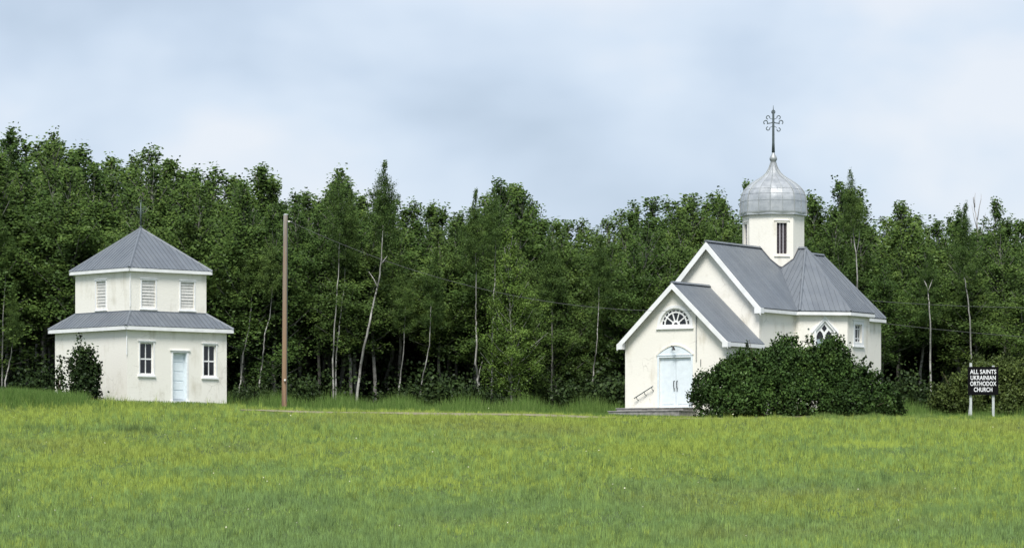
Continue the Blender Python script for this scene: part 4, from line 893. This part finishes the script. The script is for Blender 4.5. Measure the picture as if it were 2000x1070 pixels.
stem_tree([(1910, 560), (1910, 500), (1909, 460), (1907, 430), (1904, 405), (1901, 385)], .085, 'bare dead snag sticking up through the wood above the sign', leafy=False, barkm='bark_dead', yy=176, name='dead_tree',
          forks=([(1909, 430), (1913, 405), (1917, 390), (1918, 378)], [(1909, 450), (1903, 425), (1899, 400)], [(1910, 470), (1920, 445), (1926, 415)], [(1904, 405), (1904, 388), (1906, 376)]))

# shrubs ------------------------------------------------------------
def bushmesh(seed, a, b, h, nclump, per, lsz, leaf='leaf_bush', spread=.22, low=.02, shell=.55):
    rs = np.random.default_rng(seed); n = nclump
    u = rs.normal(size=(n, 3)); u[:, 2] = np.abs(u[:, 2]); u /= np.linalg.norm(u, axis=1, keepdims=True)
    r = shell + (1 - shell) * rs.random(n) ** .6
    lump = 1 + .13 * np.sin(3.1 * np.arctan2(u[:, 1], u[:, 0]) + seed) + .12 * np.sin(7 * u[:, 0] + 5 * u[:, 2] + seed) + .10 * np.sin(13 * u[:, 0] + seed * 2)
    r = r * lump
    Cc = np.stack([u[:, 0] * a * r, u[:, 1] * b * r, np.maximum(low, u[:, 2] ** .8 * h * r)], 1)
    C = (Cc[:, None, :] + rs.normal(0, spread, (n, per, 3)) * rs.uniform(.6, 1.3, (n, 1, 1))).reshape(-1, 3); C[:, 2] = np.maximum(C[:, 2], .03)
    cr = np.clip(np.repeat(rs.uniform(.1, .85, n), per) + rs.normal(0, .12, n * per), 0, 1)
    V_, F_ = leaves(C, lsz, rs=rs); me = npmesh('foliage', V_, F_, leaf, cr, softn(C, np.repeat(Cc, per, 0), np.array([[0, 0, h * .25]])))
    mb = MB()
    for k in range(max(5, int(a * 5))):
        i = rs.integers(0, n); e_ = Cc[i] * .9; b0 = np.array([e_[0] * .35 + rs.normal(0, a * .15), e_[1] * .35, -.1])
        mb.tube([b0, (b0 + e_) / 2 + np.array([0, 0, .25 * h * .5]), e_], [.035, .022, .008], 5, caps=False)
    sm = bpy.data.meshes.new('stems'); sm.from_pydata(mb.v, [], mb.f); sm.materials.append(MATS['stem'])
    return me, sm
def lobebush(seed, lobes, n, per, lsz, leaf='leaf_bush', spread=.13):
    rs = np.random.default_rng(seed); L = np.array(lobes, float); vol = L[:, 3] * L[:, 4]; pick = rs.choice(len(L), n, p=vol / vol.sum()); l = L[pick]
    u = rs.normal(size=(n, 3)); u[:, 2] = np.abs(u[:, 2]) * 1.1 - .15; u /= np.linalg.norm(u, axis=1, keepdims=True)
    bump = 1 + .10 * np.sin(5 * u[:, 0] + 3 * l[:, 0] + seed) + .09 * np.sin(9 * u[:, 2] + 6 * u[:, 1] + 2 * l[:, 0])
    r = (.62 + .38 * rs.random(n) ** .5) * bump
    Cc = np.stack([l[:, 0] + u[:, 0] * l[:, 3] * r, l[:, 1] + u[:, 1] * l[:, 3] * .85 * r, np.maximum(.03, l[:, 2] + u[:, 2] * l[:, 4] * r)], 1)
    C = (Cc[:, None] + np.clip(rs.normal(0, spread, (n, per, 3)), -1.8 * spread, 1.8 * spread)).reshape(-1, 3); C[:, 2] = np.maximum(C[:, 2], .03)
    nsh = int(len(L) * 7)      # stray shoots
    for q in range(nsh):
        e_ = L[rs.integers(0, len(L))]; dv_ = rs.normal(size=3); dv_[2] = abs(dv_[2]) + .6; dv_ /= np.linalg.norm(dv_); st_ = rs.integers(0, n); ln_ = rs.uniform(.15, .42)
        C[st_ * per:(st_ + 1) * per] = (e_[:3] + dv_ * np.array([e_[3], e_[3] * .85, e_[4]])) + dv_ * ln_ * rs.random((per, 1)) + rs.normal(0, .035, (per, 3))
    cr = np.clip(np.repeat(rs.uniform(.12, .7, n) + .10 * np.sin(l[:, 0] * 2.3), per) + rs.normal(0, .09, n * per), 0, 1)
    V_, F_ = leaves(C, lsz, rs=rs); me = npmesh('foliage', V_, F_, leaf, cr, softn(C, np.repeat(Cc, per, 0), np.repeat(l[:, :3], per, 0), jit=.35))
    mb = MB()
    for q in L:
        for k in range(5):
            e_ = np.array([q[0], q[1], q[2]]) + rs.normal(0, .5, 3) * np.array([q[3], q[3], q[4]]); e_[2] = max(.4, e_[2]); b0 = np.array([q[0] * .8 + rs.normal(0, .2), q[1], -.1])
            mb.tube([b0, (b0 + e_) / 2 + np.array([0, 0, .2]), e_], [.035, .022, .008], 5, caps=False)
    sm = bpy.data.meshes.new('stems'); sm.from_pydata(mb.v, [], mb.f); sm.materials.append(MATS['stem'])
    return me, sm
def bush(meshes, x, y, label, name='shrub', sc_=(1, 1, 1), rz=0, group=None, zoff=0):
    t = empty(name, (x, y, gz(x, y) + zoff)); t.scale = sc_; t.rotation_euler = (0, 0, rz); linkmesh('foliage', meshes[0], t); linkmesh('stems', meshes[1], t); tag(t, label, 'bush', group); return t
bush(lobebush(3, [(-3.3, 0, .8, .95, 1.3), (-2.7, -.2, .8, 1.1, 1.65), (-1.75, .1, 1.0, 1.2, 1.95), (-.9, -.3, 1.1, 1.25, 1.85), (-.2, .1, 1.15, 1.3, 2.0), (.7, -.2, 1.2, 1.25, 1.95), (1.3, .1, 1.25, 1.2, 2.0), (2.1, 0, .9, 1.15, 1.6), (2.85, 0, .5, 1.0, 1.3), (3.5, 0, .3, .8, .95), (-1.8, -.8, .3, 1.2, 1.3), (-3.2, -.3, .15, .85, .8), (-2.5, -.5, .15, 1.0, .9), (0.4, -.9, .3, 1.2, 1.3), (2.0, -.8, .3, 1.1, 1.2), (3.9, 0, .2, .5, .6)], 2300, 44, .10), X(1556, 147.3), 147.3, 'big dark green spreading bush in front of the church side', 'large_bush', zoff=-.1)
bush(lobebush(4, [(-1.9, 0, .5, .8, 1.1), (-1.2, 0, .7, 1.0, 1.45), (-.3, 0, 1.0, 1.1, 1.65), (.6, .1, 1.05, 1.15, 1.75), (1.6, 0, .7, 1.1, 1.45), (2.6, 0, .5, 1.0, 1.2), (0, -.7, .3, 1.1, 1.2)], 1000, 44, .10, 'leaf_olive'), X(1938, 153), 153, 'rounded green bush behind the black sign', 'large_bush', zoff=-.1)
# shrub and thin sapling by the bell tower's left wall
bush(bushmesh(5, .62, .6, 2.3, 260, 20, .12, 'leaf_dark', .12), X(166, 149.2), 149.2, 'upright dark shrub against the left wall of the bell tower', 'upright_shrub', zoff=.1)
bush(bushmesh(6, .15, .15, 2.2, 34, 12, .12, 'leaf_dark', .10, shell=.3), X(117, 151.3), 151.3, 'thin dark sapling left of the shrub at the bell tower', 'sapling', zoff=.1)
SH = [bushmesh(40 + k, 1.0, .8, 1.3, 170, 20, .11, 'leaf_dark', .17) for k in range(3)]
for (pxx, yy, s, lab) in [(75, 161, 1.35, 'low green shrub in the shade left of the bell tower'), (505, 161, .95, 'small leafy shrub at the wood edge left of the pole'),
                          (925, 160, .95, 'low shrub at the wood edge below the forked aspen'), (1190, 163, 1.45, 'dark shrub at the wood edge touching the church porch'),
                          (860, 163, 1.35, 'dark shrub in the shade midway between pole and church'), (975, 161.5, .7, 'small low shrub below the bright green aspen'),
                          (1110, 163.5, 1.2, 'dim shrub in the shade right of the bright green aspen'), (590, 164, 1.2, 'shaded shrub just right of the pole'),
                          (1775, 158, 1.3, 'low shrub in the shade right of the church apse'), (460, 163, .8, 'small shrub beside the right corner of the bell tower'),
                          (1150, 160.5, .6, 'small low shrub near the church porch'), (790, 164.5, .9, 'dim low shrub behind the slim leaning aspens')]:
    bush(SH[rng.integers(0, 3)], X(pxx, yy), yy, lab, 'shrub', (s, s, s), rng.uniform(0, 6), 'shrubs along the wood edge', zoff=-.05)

# undergrowth and the depth of the wood, too dense to count
def cloud(n, xr, yr, zr, sz, leaf, name, clump=14, spread=.25):
    k = n // clump; c = np.stack([rng.uniform(*xr, k), rng.uniform(*yr, k), rng.random(k) ** 1.3], 1)
    zg = ground_z(c[:, 0], c[:, 1]); hh = zr[0] + (zr[1] - zr[0]) * c[:, 2] * (.65 + .35 * np.sin(c[:, 0] * 1.7 + c[:, 1]))
    C = np.stack([c[:, 0], c[:, 1], zg + hh], 1)
    C0_ = np.repeat(C, clump, 0); C = (C[:, None] + rng.normal(0, spread, (k, clump, 3))).reshape(-1, 3); C[:, 2] = np.maximum(C[:, 2], ground_z(C[:, 0], C[:, 1]) + .03)
    cr = np.clip(np.repeat(rng.uniform(.1, .85, k), clump) + rng.normal(0, .1, k * clump), 0, 1)
    V_, F_ = leaves(C, sz); o = linkmesh(name, npmesh(name, V_, F_, leaf, cr, softn(C, C0_, C0_ + np.array([0, 3.0, 0])))); return o
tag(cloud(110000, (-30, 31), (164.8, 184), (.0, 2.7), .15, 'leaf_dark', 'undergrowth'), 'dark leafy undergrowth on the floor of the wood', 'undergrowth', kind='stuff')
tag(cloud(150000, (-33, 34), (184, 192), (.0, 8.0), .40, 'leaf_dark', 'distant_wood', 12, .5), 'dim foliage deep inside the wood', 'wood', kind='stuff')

# ------------------------------------------------------------------ grass
def blades(n, x, y, h, wd, lean, rs=rng):
    z = ground_z(x, y); az_ = rs.uniform(0, 2 * math.pi, n); s = np.stack([np.cos(az_), np.sin(az_), np.zeros(n)], 1) * (wd / 2)[:, None]
    b = np.stack([x, y, z - .02], 1); l = np.stack([rs.normal(0, 1, n), rs.normal(0, 1, n), np.zeros(n)], 1) * (lean * h)[:, None]
    t = b + l; t[:, 2] += h + .02
    V_ = np.stack([b - s, b + s, t], 1).reshape(-1, 3); return V_, np.arange(3 * n).reshape(-1, 3)
nt_ = 60000; per_ = 12
ty = 90 + 58.5 * rng.random(nt_) ** .95; tx = rng.uniform(-1, 1, nt_) * (ty / 7 + 3.0)
tr_ = rng.uniform(0, 1, nt_); boost = np.ones(nt_)
def on_ground(px, py):
    y = 95.0
    for _ in range(400):
        if gz((px - 1000) / 7000 * y, y) >= (950 - py) / 7000 * y: break
        y += .15
    return (px - 1000) / 7000 * y, y
# patches with a colour of their own: yellow hawkweed, dark weeds
for (px, py, rx, ry, val, bo) in [(375, 897, .55, .7, 1.0, 1.0), (625, 934, .5, .6, .98, 1.0), (1570, 975, .7, .8, .98, 1.0), (1690, 870, 1.6, 1.2, .93, 1), (270, 843, .75, .8, .02, 1.5), (60, 838, .9, .6, .05, 1.3), (1410, 942, .5, .5, .02, 1.5), (1120, 935, .35, .5, .02, 1.5), (880, 1005, 1.3, 1.2, .08, 1.2), (1850, 1000, 1.5, 1.0, .08, 1.2), (700, 795, .2, .4, .1, 2.2)]:
    qx, qy = on_ground(px, py); inn = ((tx - qx) / rx) ** 2 + ((ty - qy) / ry) ** 2 < rng.uniform(.5, 1.3, nt_); tr_ = np.where(inn, val - .02 * rng.random(nt_), tr_); boost = np.where(inn, bo, boost)
for _ in range(90):
    qy = rng.uniform(95, 146); qx = rng.uniform(-1, 1) * qy / 7; rr_ = rng.uniform(.10, .28); inn = (tx - qx) ** 2 + (ty - qy) ** 2 < rr_ ** 2; tr_ = np.where(inn, .01 + .05 * rng.random(nt_), tr_); boost = np.where(inn, 1.7, boost)
th = rng.lognormal(0.05, .38, nt_)
xv = np.repeat(tx, per_) + rng.normal(0, .045, nt_ * per_); yv = np.repeat(ty, per_) + rng.normal(0, .075, nt_ * per_)
r_g = np.clip(np.repeat(tr_, per_) + rng.normal(0, .012, nt_ * per_), 0, 1); h_g = np.repeat(th * boost, per_)
nb_ = 420000; yb = 90 + 58.5 * rng.random(nb_) ** .95; xb = rng.uniform(-1, 1, nb_) * (yb / 7 + 3.0)
xv = np.concatenate([xv, xb]); yv = np.concatenate([yv, yb]); r_g = np.concatenate([r_g, np.clip(rng.normal(.5, .2, nb_), 0, 1)]); h_g = np.concatenate([h_g, np.full(nb_, .62)]); n = len(xv)
patch = .5 + .5 * np.sin(xv * .61 + 1.3 * np.sin(yv * .37)) * np.sin(yv * .53 + .9 * np.sin(xv * .43))
hv = (.105 + .06 * patch) * rng.uniform(.6, 1.3, n) * h_g
on_lane = (np.abs(yv - lane_y(xv)) < 1.05) & (xv > -11) & (xv < 13); hv = np.where(on_lane, hv * .16, hv); hv = np.where((yv > 142.3) & ~on_lane & (xv > -11), hv * .62, hv)
V_, F_ = blades(n, xv, yv, hv, rng.uniform(.012, .028, n), rng.uniform(.06, .34, n))
go = linkmesh('grass', npmesh('grass', V_, F_, 'grass_blade', r_g)); tag(go, 'rough green meadow grass covering the rising field', 'grass', kind='stuff')
n = 150000
yv = rng.uniform(147.2, 168, n); xv = rng.uniform(-1, 1, n) * (yv / 7 + 3.5)
# keep clear of the two buildings' inside
def inside(xv, yv):
    a = R(42); u = (xv + 16.114) * math.cos(a) + (yv - 150) * math.sin(a); v = -(xv + 16.114) * math.sin(a) + (yv - 150) * math.cos(a)
    i1 = (u > -.15) & (u < B + .1) & (v > -.15) & (v < B + .1)
    b = R(-32); s_ = (xv - 6.888) * math.cos(b) + (yv - 151.29) * math.sin(b); l_ = -(xv - 6.888) * math.sin(b) + (yv - 151.29) * math.cos(b)
    i2 = (np.abs(s_) < 2.6) & (l_ > -1.6) & (l_ < 16) | (np.abs(s_) < 4.3) & (l_ > 6) & (l_ < 11.7)
    return i1 | i2, u, v, s_, l_
ins, u_, v_, s_, l_ = inside(xv, yv); xv, yv = xv[~ins], yv[~ins]; u_, v_ = u_[~ins], v_[~ins]; n = len(xv)
hv = rng.uniform(.2, .68, n) * (.8 + .35 * np.sin(xv * .9 + yv) + .25 * np.sin(xv * 2.3)) * np.clip((yv - 147) / 4, .3, 1.2)
hv = np.where((u_ > -2.5) & (u_ < B + 1.0) & (v_ < 0) & (yv < 154), np.minimum(hv, .13), hv)              # trodden in front of the tower door
hv = np.where((xv > 1) & (xv < 12) & (yv < 153), np.minimum(hv, .12), hv)
V_, F_ = blades(n, xv, yv, np.maximum(hv, .05), rng.uniform(.015, .035, n), rng.uniform(.08, .3, n))
go = linkmesh('tall_grass', npmesh('tall_grass', V_, F_, 'tall_grass', np.clip(rng.normal(.5, .25, n), 0, 1))); tag(go, 'tall unmown grass along the edge of the wood', 'grass', kind='stuff')
# weeds on the mound at the left
n = 26000; xv = rng.normal(-21.0, 2.6, n); yv = rng.normal(146.6, 1.2, n); ins, *_ = inside(xv, yv); xv, yv = xv[~ins], yv[~ins]; n = len(xv)
hv = rng.uniform(.15, .62, n); hv = np.where(xv > -17.4, hv * .4, hv)
V_, F_ = blades(n, xv, yv, hv, rng.uniform(.015, .035, n), rng.uniform(.08, .3, n))
go = linkmesh('weeds', npmesh('weeds', V_, F_, 'tall_grass', np.clip(rng.normal(.5, .28, n), 0, 1))); tag(go, 'tall weeds on the mound left of the bell tower', 'weeds', kind='stuff')
# pale grass tips along the lane in front of the bush and the sign
n = 9000; xv = rng.uniform(8.5, 22, n); yv = rng.normal(145.1, .45, n); hv = rng.uniform(.05, .26, n) * np.clip((xv - 8) / 5, .2, 1) * (.7 + .5 * np.sin(xv * 3.1))
V_, F_ = blades(n, xv, yv, np.maximum(hv, .03), rng.uniform(.012, .028, n), rng.uniform(.08, .3, n))
go = linkmesh('verge_grass', npmesh('verge_grass', V_, F_, 'tall_grass', np.clip(rng.normal(.75, .25, n), 0, 1))); tag(go, 'pale grass tips along the verge below the big bush and sign', 'grass', kind='stuff')
# pale clover and dandelion heads scattered through the meadow
n = 90; yv = rng.uniform(96, 147, n); xv = rng.uniform(-1, 1, n) * yv / 7; C = np.stack([xv, yv, ground_z(xv, yv) + rng.uniform(.14, .28, n)], 1)
V_, F_ = leaves(C, .045, .9, 1.2); V2, F2 = leaves(C, .045, .9, .2)
fo2 = linkmesh('wildflowers', npmesh('wildflowers', np.concatenate([V_, V2]), np.concatenate([F_, F2 + len(V_)]), 'flower_pale')); tag(fo2, 'tiny pale flower heads scattered in the meadow', 'flowers', kind='stuff')
print('trees', tc_, 'objects', len(bpy.data.objects))
